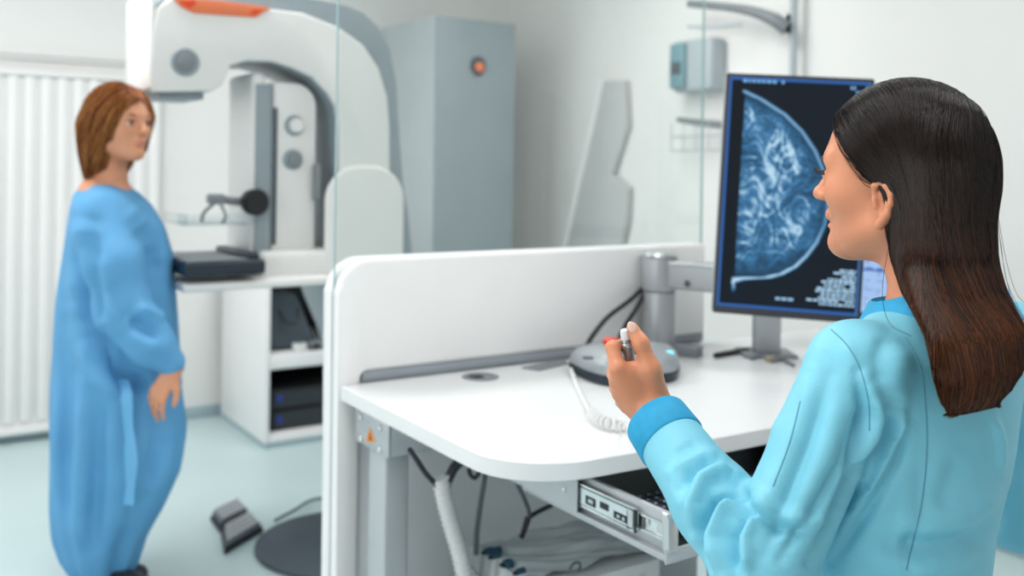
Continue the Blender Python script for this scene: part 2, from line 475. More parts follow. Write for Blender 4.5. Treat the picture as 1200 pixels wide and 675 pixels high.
# ------------------------------------------------------------------ white open shelf cabinet
L, Fr, Rr, Tp = 1.605, 4.57, 2.25, 0.80
sc = thing('shelf_cabinet', 'low white open cabinet standing against the back wall behind the machine', 'cabinet', ((L + Rr) / 2, 4.9, 0))
MB().box((L, Fr, 0.03), (L + 0.022, 5.28, Tp), 0.004).build('side_panel', white_m, sc)
MB().box((Rr - 0.022, Fr, 0.03), (Rr, 5.28, Tp), 0.004).build('side_panel', white_m, sc)
MB().box((L, Fr - 0.004, Tp), (Rr, 5.28, Tp + 0.025), 0.005).build('top', white_m, sc)
MB().box((L + 0.022, Fr + 0.002, 0.385), (Rr - 0.022, 5.26, 0.455), 0.004).build('shelf', white_m, sc)
MB().box((L + 0.022, Fr + 0.002, 0.03), (Rr - 0.022, 5.26, 0.066), 0.004).build('bottom_panel', white_m, sc)
MB().box((L + 0.022, 5.25, 0.066), (Rr - 0.022, 5.278, Tp)).build('back_panel', dark_m, sc)
MB().box((L + 0.01, Fr + 0.01, 0), (Rr - 0.01, 5.27, 0.03)).build('plinth', base_m, sc)

# things in the cabinet
mb = MB()
mb.prism([(1.65, 0.456), (1.93, 0.456), (1.86, 0.58), (1.80, 0.73), (1.74, 0.752), (1.66, 0.75)], 'y', 4.66, 4.98, 0.03, 3)
bag = thing('bag', 'dark grey soft bag standing on the upper shelf of the white cabinet', 'bag', (1.78, 4.8, 0.455))
mb.build('body', dgrey_m, bag)
MB().tube([(1.70, 4.655, 0.66), (1.73, 4.63, 0.60), (1.78, 4.63, 0.60), (1.80, 4.655, 0.66)], 0.008, smooth=5).build('strap', dark_m, bag)
t = thing('tape_roll', 'small pale roll lying in front of the dark bag', 'roll', (1.79, 4.61, 0.455))
MB().lathe([(0.016, 0), (0.034, 0), (0.036, 0.004), (0.036, 0.036), (0.034, 0.04), (0.016, 0.04)], (1.79, 4.61, 0.455)).build('tape', cord_m, t)
MB().cyl((1.79, 4.61, 0.456), (1.79, 4.61, 0.497), 0.0158).build('core', mgrey_m, t)
t = thing('hand_tool', 'grey handheld gadget lying at the right on the upper cabinet shelf', 'gadget', (1.89, 4.62, 0.455))
MB().box((1.84, 4.59, 0.455), (1.95, 4.65, 0.50), 0.015).build('body', mgrey_m, t)
MB().box((1.85, 4.585, 0.468), (1.89, 4.592, 0.49), 0.003).build('display', black_m, t)
dv_group = None
for (z0, z1, lab) in ((0.066, 0.17, 'black electronic unit with a blue light, lower of two in the white cabinet'), (0.171, 0.275, 'black electronic unit with a blue light, upper of two in the white cabinet')):
    t = thing('electronic_unit', lab, 'electronics', (1.86, 4.8, z0))
    MB().box((1.66, 4.64, z0), (2.1, 5.05, z1 - 0.004), 0.006).build('housing', black_m, t)
    MB().box((1.67, 4.634, z0 + 0.01), (2.09, 4.642, z1 - 0.014), 0.003).build('front_panel', dark_m, t)
    MB().ball((1.70, 4.632, z0 + 0.055), (0.02, 0.006, 0.02)).build('indicator', bluled_m, t)

# ------------------------------------------------------------------ mammography machine
MA = 3.25
def q(px, py, a=MA):
    p = on_a(px, py, a); return (p[0], p[2])
mm = thing('mammography_machine', 'white and grey mammography machine with a curved arm and dark detector plate', 'x-ray machine', (1.45, 3.45, 0))
face_px = [(178, 108), (178, 40), (184, 10), (200, -3), (205, -2), (314, 10), (355, 15), (397, 32), (426, 53), (444, 80), (454, 113), (457, 150), (457, 200), (462, 226), (468, 255), (470, 290)]
face = [q(*p) for p in face_px]
low = [(1.655, 0.95), (1.665, 0.5), (1.67, 0.02)]
inner_px = [(430, 560), (428, 470), (424, 425), (414, 395), (400, 362), (392, 338), (398, 332), (398, 148), (394, 124), (385, 109), (367, 90), (343, 79), (320, 72), (290, 71), (270, 77), (262, 98), (249, 107)]
inner = [q(*p) for p in inner_px]
inner[0] = (inner[1][0], 0.02)
mcover = MB().prism(face + low + inner, 'y', MA, MA + 0.03, 0.008, 3).build('side_cover', offw_m, mm)
# grey body behind the white cover, a little larger on its outer side
rim_px = [(178, 106), (178, 40), (184, 8), (200, -14), (330, -9), (376, -2), (410, 5), (430, 14), (447, 30), (460, 54), (468, 95), (472, 160), (476, 215), (482, 250), (486, 290)]
rim = [q(*p) for p in rim_px]
low2 = [(1.715, 0.95), (1.72, 0.5), (1.72, 0.0)]
inner2 = [q(*p) for p in inner_px]; inner2[0] = (inner2[1][0], 0.0)
MB().prism(rim + low2 + inner2, 'y', MA + 0.022, MA + 0.36, 0.006, 2).build('gantry', rim_m, mm)
# white nose of the tube head
hx = q(178, 40)[0]
MB().box((hx - 0.006, MA + 0.003, q(178, 105)[1]), (hx + 0.012, MA + 0.355, 1.945), 0.012, 3).build('tube_head_cover', offw_m, mm)
z = q(200, 106)[1]
MB().box((0.79, MA + 0.04, z - 0.022), (0.93, MA + 0.30, z + 0.01), 0.004).build('collimator', rim_m, mm)
c = q(217, 73)
k = MB().lathe([(0.046, -0.002), (0.046, 0.006), (0.042, 0.01), (0.034, 0.008), (0.03, 0.006)], (c[0], MA + 0.002, c[1]), (0, -1, 0)).build('round_vent', rim_m, mm)
MB().lathe([(0.032, 0), (0.032, 0.009), (0.02, 0.013)], (c[0], MA, c[1]), (0, -1, 0)).build('vent_cap', mgrey_m, k)
# orange strip at the top
og = [q(203, -3, MA - 0.01), q(213, 8, MA - 0.01), q(228, 15, MA - 0.01), q(300, 20, MA - 0.01), q(318, 9, MA - 0.01), q(300, 6, MA - 0.01), q(250, 0, MA - 0.01)]
og = MB().prism(og, 'y', MA - 0.008, MA + 0.004, 0.002).build('orange_strip', orange_m, mm)
for tri in ([(210, 1), (222, 10), (230, 4), (228, 0)], [(292, 15), (300, 17), (308, 12), (298, 11)]):
    MB().prism([q(*p, MA - 0.012) for p in tri], 'y', MA - 0.011, MA - 0.006).build('strip_end', redor_m, og)
# round rotation hub
c = q(432, 268)
h0, h1 = q(381, 200), q(471, 345)
MB().prism(rrect(h0[0], h1[0], h1[1], h0[1] + 0.02, (0.12, 0.12, 0.13, 0.13), 14), 'y', MA - 0.014, MA + 0.012, 0.013, 4).build('hub_cover', offw_m, mm)
MB().box((q(372, 200)[0], MA + 0.02, q(372, 235)[1]), (q(379, 200)[0], MA + 0.05, q(372, 192)[1]), 0.006).build('recessed_grip', mgrey_m, mm)
# compression tower inside the C
TA = 3.30
tr0, tr1, tr2, tr3 = q(295, 150, TA)[0], q(318, 150, TA)[0], q(325, 150, TA)[0], q(371, 150, TA)[0]
tz0, tz1 = 1.0, q(295, 84, TA)[1]
tow = MB().box((tr0, TA, tz0), (tr0 + 0.05, TA + 0.27, tz1), 0.018, 4).build('tower', offw_m, mm)
MB().box((tr0 + 0.012, TA - 0.006, tz0), (tr1, TA + 0.2, q(300, 98, TA)[1]), 0.004).build('tower_rail', rim_m, tow)
MB().box((tr1 - 0.004, TA + 0.006, tz0), (tr2 + 0.004, TA + 0.2, q(320, 126, TA)[1]), 0.003).build('tower_slot', dgrey_m, tow)
kp = MB().prism(rrect(tr1 + 0.006, tr3, tz0, q(340, 97, TA)[1], (0.01, 0.01, 0.08, 0.01)), 'y', TA + 0.004, TA + 0.24, 0.006).build('knob_panel', offw_m, mm)
MB().box((tr2 - 0.012, TA - 0.002, 1.1), (tr2, TA + 0.01, q(322, 126, TA)[1]), 0.002).build('panel_slot', dgrey_m, kp)
for (px, py, m_) in ((345, 147, offw_m), (343, 187, mgrey_m)):
    c = q(px, py, TA)
    kn = MB().lathe([(0.036, 0), (0.036, 0.008), (0.03, 0.012)], (c[0], TA + 0.006, c[1]), (0, -1, 0)).build('knob_ring', rim_m, kp)
    MB().lathe([(0.026, 0), (0.026, 0.022), (0.021, 0.027)], (c[0] + 0.004, TA + 0.004, c[1]), (0, -1, 0)).build('knob', m_, kp)
# lower support arm and detector
zb = q(350, 331)[1]; zt = q(350, 293)[1]
MB().box((1.115, MA - 0.012, zb + 0.012), (q(402, 300)[0], MA + 0.30, zt), 0.025, 4).build('support_arm', offw_m, mm)
MB().box((0.835, MA - 0.09, zb - 0.003), (1.35, MA + 0.24, zb + 0.028), 0.012, 3).build('support_plate', offw_m, mm)
DR = q(309, 300, 3.12)[0]
zd0, zd1 = q(250, 324, 3.12)[1], q(305, 304, 3.12)[1]
det = MB().box((0.83, 3.12, zd0), (DR + 0.01, 3.50, zd1), 0.012, 3).build('detector_plate', navy_m, mm)
MB().box((0.84, 3.135, zd1 - 0.004), (DR - 0.045, 3.485, zd1 + 0.003), 0.002).build('detector_surface', mgrey_m, det)
MB().box((DR - 0.05, 3.14, zd1 - 0.003), (DR - 0.005, 3.49, zd1 + 0.02), 0.008).build('detector_rim', navy_m, det)
# compression paddle
zp = q(250, 262)[1]
pad = MB().box((0.845, 3.18, zp - 0.003), (1.06, 3.46, zp + 0.003), 0.001).box((0.845, 3.18, zp), (0.851, 3.46, zp + 0.035), 0.001).box((0.845, 3.176, zp), (1.06, 3.182, zp + 0.035), 0.001).build('compression_paddle', clear_m, mm)
MB().tube([(tr0 + 0.01, TA + 0.02, q(300, 238)[1]), (1.03, TA, q(280, 236)[1]), (0.98, TA - 0.01, q(258, 232)[1])], [0.016, 0.014, 0.012], smooth=4).build('paddle_arm', mgrey_m, pad)
c = q(299, 237, TA - 0.03)
MB().lathe([(0.03, 0), (0.044, 0.006), (0.046, 0.05), (0.04, 0.058), (0.02, 0.06)], (c[0], TA + 0.005, c[1]), (0, -1, 0)).build('clamp_knob', black_m, pad)
MB().box((q(250, 240)[0], TA - 0.03, q(250, 240)[1]), (q(268, 225)[0], TA + 0.04, q(250, 228)[1]), 0.008).build('clamp_block', mgrey_m, pad)
for yy in (3.2, 3.44):
    MB().tube([(0.985, TA - 0.005, q(258, 234)[1]), (0.98, yy, zp + 0.03), (0.97, yy, zp + 0.004)], 0.006, smooth=4).build('paddle_bracket', mgrey_m, pad)

# round footplate and foot pedal
c = on_z(404, 638, 0.0)
bpl = MB().lathe([(0.315, 0), (0.32, 0.006), (0.318, 0.016), (0.305, 0.02), (0.001, 0.021)], (c[0], c[1], 0), seg=64).build('base_plate', dgrey_m, mm)
MB().tube([on_z(322, 610, 0.02), on_z(345, 598, 0.03), on_z(366, 586, 0.02), on_z(392, 583, 0.012)], 0.006, smooth=6).build('floor_cable', gcable_m, bpl)
ctr = on_z(279, 612, 0.0)
ped = thing('foot_pedal', 'grey ribbed double foot pedal switch on the floor between patient and partition', 'pedal', ctr)
P0, P1, P2, P3 = on_z(246, 604, 0.02), on_z(281, 588, 0.02), on_z(309, 618, 0.02), on_z(262, 646, 0.02)
def quad(pts, z0, z1, mb, bev=0.006):
    bm = bmesh.new(); lowv = [bm.verts.new((p[0], p[1], z0)) for p in pts]; f = bm.faces.new(lowv)
    e = bmesh.ops.extrude_face_region(bm, geom=[f])
    for v in e['geom']:
        if isinstance(v, bmesh.types.BMVert): v.co.z = z1
    bmesh.ops.recalc_face_normals(bm, faces=list(bm.faces)); bmesh.ops.bevel(bm, geom=list(bm.edges), offset=bev, segments=2, affect='EDGES'); mb._merge(bm)
def lerp(a, b, t): return a + (b - a) * t
mid0, mid1 = lerp(P0, P3, 0.5), lerp(P1, P2, 0.5)
sh = mid0 + (mid1 - mid0) * 0.12
mb = MB(); quad([P0, P1, mid1, sh], 0.0, 0.022, mb); quad([sh, mid1, P2, lerp(P3, P2, 0.02)], 0.0, 0.022, mb); mb.build('base', dark_m, ped)
for (a, b_, c_, d) in ((P0, P1, lerp(P1, mid1, 0.9), lerp(P0, sh, 0.9)), (lerp(sh, P3, 0.1), lerp(mid1, P2, 0.1), P2, P3)):
    mb = MB(); quad([lerp(a, c_, 0.06), lerp(b_, d, 0.06), lerp(c_, a, 0.06), lerp(d, b_, 0.06)], 0.022, 0.04, mb); p_ = mb.build('pedal_plate', mat('pedal_grey', (108, 115, 121), 0.5), ped)
    mb = MB()
    for i in range(4):
        t0, t1 = 0.12 + i * 0.22, 0.12 + i * 0.22 + 0.09
        quad([lerp(lerp(a, d, t0), lerp(b_, c_, t0), 0.1), lerp(lerp(a, d, t0), lerp(b_, c_, t0), 0.9), lerp(lerp(a, d, t1), lerp(b_, c_, t1), 0.9), lerp(lerp(a, d, t1), lerp(b_, c_, t1), 0.1)], 0.039, 0.05, mb, 0.003)
    mb.build('grip_ribs', mat('rib_grey', (206, 210, 213), 0.5), p_)

# ------------------------------------------------------------------ wall fittings on the right wall
wr = RW - 0.012
pole_a = on_r(930, 40, RW - 0.06)[1]
wb = thing('wall_boom', 'grey wall boom with a vertical pole and a curved arm, above the left monitor', 'boom arm', (RW - 0.06, pole_a, 1.0))
MB().cyl((RW - 0.06, pole_a, 0.95), (RW - 0.06, pole_a, 2.6), 0.017, seg=20).build('pole', grey_m, wb)
for zz in (1.1, 2.45):
    MB().box((RW - 0.075, pole_a - 0.03, zz - 0.03), (RW, pole_a + 0.03, zz + 0.03), 0.006).build('wall_mount', grey_m, wb)
pts = [on_r(922, 33, RW - 0.09), on_r(905, 22, RW - 0.12), on_r(880, 13, RW - 0.12), on_r(850, 8, RW - 0.12), on_r(808, 4, RW - 0.12)]
MB().tube(pts, [0.034, 0.03, 0.024, 0.02, 0.02], seg=12, smooth=6).build('curved_arm', mgrey_m, wb)
MB().box(on_r(912, 40, RW - 0.10), on_r(934, 18, RW - 0.03), 0.008).build('arm_clamp', grey_m, wb)
MB().tube([on_r(806, 31, RW - 0.13), on_r(835, 32, RW - 0.13), on_r(868, 28, RW - 0.13)], 0.008, seg=8, smooth=4).build('side_rod', cabl_m, wb)
wd = thing('wall_dispenser', 'small grey and teal box unit on the wall, left of the left monitor', 'dispenser', (RW, 3.5, 1.9))
MB().box((RW - 0.11, 3.39, 1.77), (RW, 3.66, 2.03), 0.02, 3).build('housing', grey_m, wd)
mb = MB()
mb.box((RW - 0.135, 3.555, 1.79), (RW - 0.105, 3.66, 2.015), 0.012, 3)
mb.build('front_cover', teal_m, wd)
MB().box((RW - 0.142, 3.575, 1.86), (RW - 0.13, 3.64, 1.92), 0.004).build('window', dgrey_m, wd)
sh_ = thing('wall_basket', 'thin wire basket bracket on the wall below the grey and teal box', 'basket', (RW, 3.48, 1.6))
a0, a1 = on_r(795, 146, RW - 0.1)[1], on_r(846, 153, RW - 0.1)[1]
MB().tube([(RW - 0.1, a0, 1.635), (RW - 0.1, (a0 + a1) / 2, 1.615), (RW - 0.05, a1, 1.60), (RW, a1 - 0.03, 1.60)], [0.014, 0.017, 0.02, 0.02], smooth=4).build('arm', mgrey_m, sh_)
mb = MB()
for zz in (1.48, 1.55):
    mb.tube([(RW, a0 + 0.05, zz), (RW - 0.1, a0 + 0.05, zz), (RW - 0.1, a1, zz), (RW, a1, zz)], 0.004, seg=6)
for t in np.linspace(a0 + 0.05, a1, 5): mb.tube([(RW - 0.1, t, 1.48), (RW - 0.1, t, 1.62)], 0.003, seg=6)
mb.build('wire_frame', cabl_m, sh_)
# added in place of a reflection in the glass: grey board
lb = thing('reflection_slab', 'pale grey board with a white edge that stands in for a reflection in the glass', 'slab', (RW - 0.1, 4.1, 0))
def lean(pxs, r0, r1): pass
A0, A1 = on_r(660, 290, RW - 0.05), on_r(704, 95, RW - 0.05)
yb, zb_, yt, zt_ = A0[1], A0[2], A1[1], A1[2]
sl = (yt - yb) / (zt_ - zb_); y_fl = yb - sl * zb_
slab = [(y_fl - 0.03, 0.0), (y_fl - 0.03 + sl * zt_, zt_), (y_fl - 0.2 + sl * zt_, zt_ - 0.01), (y_fl - 0.34 + sl * 1.55, 1.62), (y_fl - 0.30 + sl * 1.3, 1.35), (y_fl - 0.48 + sl * 1.2, 1.28), (y_fl - 0.50 + sl * 1.1, 1.1), (y_fl - 0.55, 0.0)]
MB().prism(slab, 'x', RW - 0.05, RW - 0.014, 0.004).build('panel', mat('reflection_grey', (192, 195, 196), 0.6, var=0.02), lb)
MB().prism([(y_fl + 0.012, 0), (y_fl + 0.012 + sl * zt_, zt_), (y_fl - 0.03 + sl * zt_, zt_), (y_fl - 0.03, 0)], 'x', RW - 0.062, RW - 0.012, 0.004).build('edge_strip', white_m, lb)
# ------------------------------------------------------------------ partition with glass
PL, PR, PA0, PA1 = 0.928, 2.125, 2.142, 2.236
PT = 1.157
part = thing('partition', 'white free-standing partition panel with rounded corners behind the desk', 'partition', ((PL + PR) / 2, 2.19, 0))
def rc(cx, cz, r, a0, a1, n=8): return [(cx + r * math.cos(t), cz + r * math.sin(t)) for t in np.linspace(a0, a1, n)]
front = ([(PL, 0.0), (PL, PT - 0.08)] + rc(PL + 0.08, PT - 0.08, 0.08, math.pi, math.pi / 2) + [(PR, PT), (PR, 0.885)]
         + rc(PL + 0.078, 0.885 - 0.018, 0.018, math.pi / 2, math.pi, 5) + [(PL + 0.06, 0.0)])
MB().prism(front, 'y', PA0, 2.176, 0.012, 3).build('front_shell', white_m, part)
back = [(PL, 0.0), (PL, PT - 0.08)] + rc(PL + 0.08, PT - 0.08, 0.08, math.pi, math.pi / 2) + [(PR, PT), (PR, 0)]
MB().prism(back, 'y', 2.190, PA1, 0.014, 3).build('back_shell', white_m, part)
MB().box((PL + 0.004, 2.174, 0), (PR - 0.004, 2.192, 0.925)).build('core', grey_m, part)
MB().box((PL + 0.058, 2.160, 0), (PR - 0.002, 2.178, 0.886), 0.002).build('modesty_panel', mat('modesty_white', (232, 236, 238), 0.5), part)
MB().box((PL + 0.066, 2.148, 0.8605), (PR - 0.002, 2.161, 0.8855), 0.002).build('gap_shade_strip', mat('gap_shade_grey', (150, 157, 165), 0.5), part)  # added grey strip, its colour gives the dark shade of the gap
gl = thing('glass_screen', 'clear upright glass pane rising from the slot of the white partition', 'glass', ((PL + PR) / 2, 2.183, 0.93))
MB().box((PL + 0.006, 2.1795, 0.93), (PR + 0.015, 2.1865, 2.45)).build('pane', pane_m, gl)
MB().box((PL + 0.0035, 2.1795, 0.93), (PL + 0.0058, 2.1865, 2.45)).build('ground_edge', edge_m, gl)
MB().box((PR + 0.0152, 2.1795, 0.93), (PR + 0.018, 2.1865, 2.45)).build('ground_edge', edge_m, gl)

# ------------------------------------------------------------------ desk
DL, DRt, DF, DB, DT, DZ = 0.933, 2.62, 1.372, 2.134, 0.86, 0.826
desk = thing('desk', 'white height-adjustable desk with rounded corner and grey steel leg', 'desk', (1.7, 1.75, 0))
def top_poly(ins=0.0):
    p = [(DL + ins, DB), (DL - 0.006 + ins, 1.60)]
    cx = DL - 0.006 + ins
    # long soft corner
    b0, b1, b2 = np.array([cx, 1.56]), np.array([cx - 0.003, DF + 0.0]), np.array([DL + 0.25, DF - 0.004 + ins])
    for t in np.linspace(0, 1, 14):
        # superellipse-like corner
        u = t * math.pi / 2
        p.append((cx + (DL + 0.17 - cx) * (1 - math.cos(u) ** 0.95), 1.53 - (1.53 - DF) * math.sin(u) ** 0.95))
    p += [(1.30, DF - 0.012 + ins), (1.6, DF - 0.014 + ins), (2.0, DF + ins), (DRt, DF + 0.02 + ins), (DRt, DB)]
    return p
MB().prism(top_poly(), 'z', DZ, DT, 0.0018, 1).build('desktop', desk_m, desk)
gp = on_z(563, 442, DT)
g = MB().lathe([(0.046, 0), (0.046, 0.0025), (0.043, 0.0035), (0.032, 0.0035), (0.03, 0.0015)], (gp[0], gp[1], DT - 0.0005), seg=40).build('grommet', mgrey_m, desk)
MB().box((gp[0] - 0.03, gp[1] - 0.013, DT + 0.0015), (gp[0] + 0.004, gp[1] + 0.016, DT + 0.0045), 0.004).build('cable_opening', black_m, g)
# left leg with bracket
BR0, BA0, BA1, BZ0, BZ1 = 0.956, 1.928, 2.104, 0.738, 0.816
brk = MB().box((BR0, BA0, BZ0), (BR0 + 0.006, BA1, BZ1), 0.003).build('bracket_plate', alu_m, desk)
def pl(px, py): return on_r(px, py, BR0)
for (px, py) in ((423, 489), (446, 502), (423, 515), (445, 528)):
    p = pl(px, py)
    MB().lathe([(0.0085, 0), (0.0085, 0.002), (0.006, 0.005), (0.002, 0.006)], p, (-1, 0, 0), 16).build('screw', steel_m, brk)
tri = [pl(434, 501), pl(440, 518), pl(429, 517.5)]
MB().prism([(p[1], p[2]) for p in tri], 'x', BR0 - 0.0012, BR0 + 0.001).build('warning_triangle', amber_m, brk)
mid = pl(434.4, 511.5)
mb = MB()
mb.box((BR0 - 0.0018, mid[1] - 0.0022, mid[2] - 0.004), (BR0 - 0.001, mid[1] + 0.0022, mid[2] + 0.007))
mb.box((BR0 - 0.0018, mid[1] - 0.007, mid[2] - 0.008), (BR0 - 0.001, mid[1] + 0.006, mid[2] - 0.004))
mb.build('warning_mark', black_m, brk)
MB().box((BR0 + 0.006, BA0 + 0.001, BZ0 + 0.001), (2.5, BA1 - 0.002, 0.818), 0.004).build('cross_beam', alu_m, desk)
for bx in (1.0, 1.3):
    MB().lathe([(0.009, 0), (0.008, 0.003), (0.003, 0.004)], (bx, BA0 + 0.001, 0.80), (0, -1, 0), 14).build('bolt', steel_m, desk)
MB().box((BR0 + 0.008, 1.957, 0.05), (BR0 + 0.068, 2.045, 0.74), 0.006, 3).build('leg', alu_m, desk)
MB().box((BR0 + 0.002, 1.50, 0.0), (BR0 + 0.078, 2.12, 0.05), 0.01, 3).build('foot', alu_m, desk)
MB().box((2.46, 1.957, 0.05), (2.52, 2.045, 0.74), 0.006, 3).build('leg', alu_m, desk)
MB().box((2.45, 1.50, 0.0), (2.53, 2.12, 0.05), 0.01, 3).build('foot', alu_m, desk)

# keyboard pull-out under the desk
TL, TR_, TF, TBk = 1.142, 1.80, 1.222, 1.66
tray = MB().box((TL - 0.012, TF + 0.004, 0.716), (TR_ + 0.012, TBk, 0.728), 0.002).build('keyboard_shelf', alu_m, desk)
MB().box((TL - 0.014, TF, 0.713), (TR_ + 0.014, TF + 0.005, 0.738), 0.002).build('front_lip', alu_m, tray)
MB().box((TL + 0.004, TF + 0.012, 0.728), (TR_ - 0.004, TBk - 0.01, 0.731)).build('dark_liner', black_m, tray)
def hang(r, s):
    zt = DZ
    mb = MB(); mb.prism([(1.465, zt - 0.002), (1.465, 0.728), (1.70, 0.728), (1.78, zt - 0.002)], 'x', r - 0.0025 if s < 0 else r, r if s < 0 else r + 0.0025)
    mb.box((min(r, r + 0.03 * s), 1.465, zt - 0.004), (max(r, r + 0.03 * s), 1.78, zt - 0.0005))
    return mb
for r, s in ((TL - 0.016, 1), (TR_ + 0.016, -1)):
    h = hang(r, -s).build('hanger_bracket', alu_m, desk)
    if s > 0:
        p = on_r(661, 574, r - 0.0025)
        MB().lathe([(0.006, 0), (0.006, 0.002), (0.003, 0.004)], p, (-1, 0, 0), 14).build('screw', steel_m, h)
for r, s in ((TL, 1), (TR_, -1)):
    side = MB().box((r, TF + 0.003, 0.728), (r + 0.010 * s, TBk, 0.795), 0.002).build('side_panel', alu_m, tray)
    if s < 0: continue
    MB().prism([(TF - 0.002, 0.733), (TF - 0.002, 0.79), (TF + 0.004, 0.797), (TF + 0.016, 0.797), (TF + 0.013, 0.733)], 'x', r - 0.011, r + 0.012, 0.002).build('end_cap', steel_m, tray)
    # ball-bearing slide: three nested channels with punched openings
    def channel(a0, a1, z0, z1, x0, x1, name):
        mb = MB()
        mb.box((x1 - 0.0015, a0, z0), (x1, a1, z1))
        mb.box((x0, a0, z1 - 0.004), (x1, a1, z1), 0.0012); mb.box((x0, a0, z0), (x1, a1, z0 + 0.004), 0.0012)
        return mb.build(name, zinc_m, tray)
    ch = channel(1.302, 1.66, 0.741, 0.784, r - 0.013, r - 0.007, 'slide_rail')
    channel(TF + 0.012, 1.6, 0.747, 0.777, r - 0.007, r - 0.0005, 'inner_slide')
    MB().box((r - 0.0132, 1.305, 0.747), (r - 0.0115, 1.66, 0.778)).build('rail_face', zinc_m, tray)
    mb = MB()
    for (a0, a1, z0, z1) in ((1.415, 1.445, 0.752, 0.768), (1.377, 1.402, 0.757, 0.769), (1.322, 1.362, 0.751, 0.764)):
        mb.box((r - 0.0142, a0, z0), (r - 0.0128, a1, z1), 0.0006)
    mb.box((r - 0.0142, 1.319, 0.744), (r - 0.0128, 1.325, 0.776)); mb.box((r - 0.0142, 1.300, 0.742), (r - 0.0128, 1.306, 0.783))
    mb.build('rail_slots', black_m, tray)
    for (a0, a1, z0, z1) in ((1.308, 1.322, 0.748, 0.779), (1.33, 1.337, 0.754, 0.76), (1.344, 1.352, 0.755, 0.76), (1.421, 1.436, 0.757, 0.764)):
        MB().box((r - 0.0155, a0, z0), (r - 0.0136, a1, z1), 0.0006).build('rail_tab', steel_m, tray)
    MB().lathe([(0.006, 0), (0.006, 0.002), (0.002, 0.003)], (r - 0.002, 1.283, 0.765), (-1, 0, 0), 14).build('rivet', steel_m, tray)
    MB().box((r - 0.0035, 1.240, 0.755), (r - 0.0018, 1.258, 0.768), 0.0006).build('rail_tab', steel_m, tray)

# keyboard lying on the pull-out
kb = thing('keyboard', 'black computer keyboard lying on the pull-out shelf under the desk', 'keyboard', (1.42, 1.36, 0.731))
K0, K1, KA0, KA1 = 1.175, 1.625, 1.275, 1.43
MB().box((K0, KA0, 0.731), (K1, KA1, 0.749), 0.004, 3).build('case', black_m, kb)
legend_m = mat('key_legend', (190, 205, 225), 0.5)
key_m = mat('key_black', (34, 38, 46), 0.35)
pw = 0.0215
cnt = 0
keyproto = None
for row in range(6):
    a = KA0 + 0.013 + row * 0.0225
    x = K0 + 0.010
    widths = [pw] * 19
    if row == 0: widths = [pw * 1.3, pw * 1.2, pw * 1.2, pw * 6, pw * 1.2, pw * 1.2] + [pw] * 6
    for wd_ in widths:
        if x + wd_ > K1 - 0.006: break
        if cnt >= 99: break
        k_ = MB().prism(rrect(x + 0.0015, x + wd_ - 0.0015, a + 0.001, a + 0.019, 0.002, 2), 'z', 0.7485, 0.7555, 0.001, 1).build('key', key_m, kb)
        MB().box((x + 0.005, a + 0.011, 0.7552), (x + 0.010, a + 0.0155, 0.7562)).build('legend', legend_m, k_)
        cnt += 1
        x += wd_

# ------------------------------------------------------------------ exposure console on the desk
cb = on_z(728, 418, DT)
con = thing('control_console', 'grey rounded control console with a red knob standing on the desk', 'control unit', (cb[0], cb[1], DT))
zt2 = DT + 0.05
cp = [on_z(666, 436, DT), on_z(678, 414, zt2 - 0.01), on_z(704, 403, zt2), on_z(742, 401, zt2), on_z(776, 406, zt2), on_z(794, 428, DT + 0.01), on_z(793, 447, DT), on_z(760, 452, DT), on_z(718, 454, DT), on_z(690, 448, DT)]
cpc = np.mean(cp, axis=0)
def ring_(s, dz): return [(cpc[0] + (p[0] - cpc[0]) * s, cpc[1] + (p[1] - cpc[1]) * s, DT + dz) for p in spline(cp + [cp[0]], 5)[:-1]]
def stack(levels):
    bm = bmesh.new(); rs = []
    for s, dz in levels: rs.append([bm.verts.new(p) for p in ring_(s, dz)])
    n = len(rs[0])
    for i in range(len(rs) - 1):
        for j in range(n): bm.faces.new((rs[i][j], rs[i][(j + 1) % n], rs[i + 1][(j + 1) % n], rs[i + 1][j]))
    bm.faces.new(rs[0][::-1]); bm.faces.new(rs[-1]); mb = MB(); mb._merge(bm); return mb
stack([(0.92, 0), (0.98, 0.004), (1.0, 0.022), (0.985, 0.026)]).build('base', navy_m, con)
stack([(0.97, 0.024), (0.99, 0.027), (0.985, 0.034), (0.95, 0.050), (0.84, 0.064), (0.5, 0.070), (0.1, 0.071)]).build('cover', mat('console_grey', (158, 164, 169), 0.4, metal=0.2), con)
rp = on_z(716, 402, DT + 0.072)
rk = MB().lathe([(0.012, 0), (0.012, 0.008), (0.021, 0.010), (0.022, 0.020), (0.015, 0.025)], (rp[0], rp[1], DT + 0.060)).build('red_knob', red_m, con)
bp = on_z(689, 423, DT + 0.058)
MB().lathe([(0.014, 0), (0.014, 0.003), (0.01, 0.004)], (bp[0], bp[1], DT + 0.064)).build('emblem', dgrey_m, con)
for px, py in ((771, 415), (784, 416)):
    p = on_z(px, py, DT + 0.056)
    MB().lathe([(0.012, 0), (0.012, 0.004), (0.008, 0.0055)], (p[0], p[1], DT + 0.060)).build('lit_button', glow_m, con)
# flat grey plate lying left of the console
pp = [on_z(611, 432, DT), on_z(662, 421, DT), on_z(664, 425, DT), on_z(640, 434, DT), on_z(618, 435, DT)]
pt = thing('ruler', 'flat grey metal ruler lying on the desk left of the console', 'ruler', pp[2])
mb = MB(); quad([pp[0], pp[1], on_z(666, 427, DT), on_z(632, 435, DT)], DT, DT + 0.004, mb, 0.001); mb.build('blade', mgrey_m, pt)

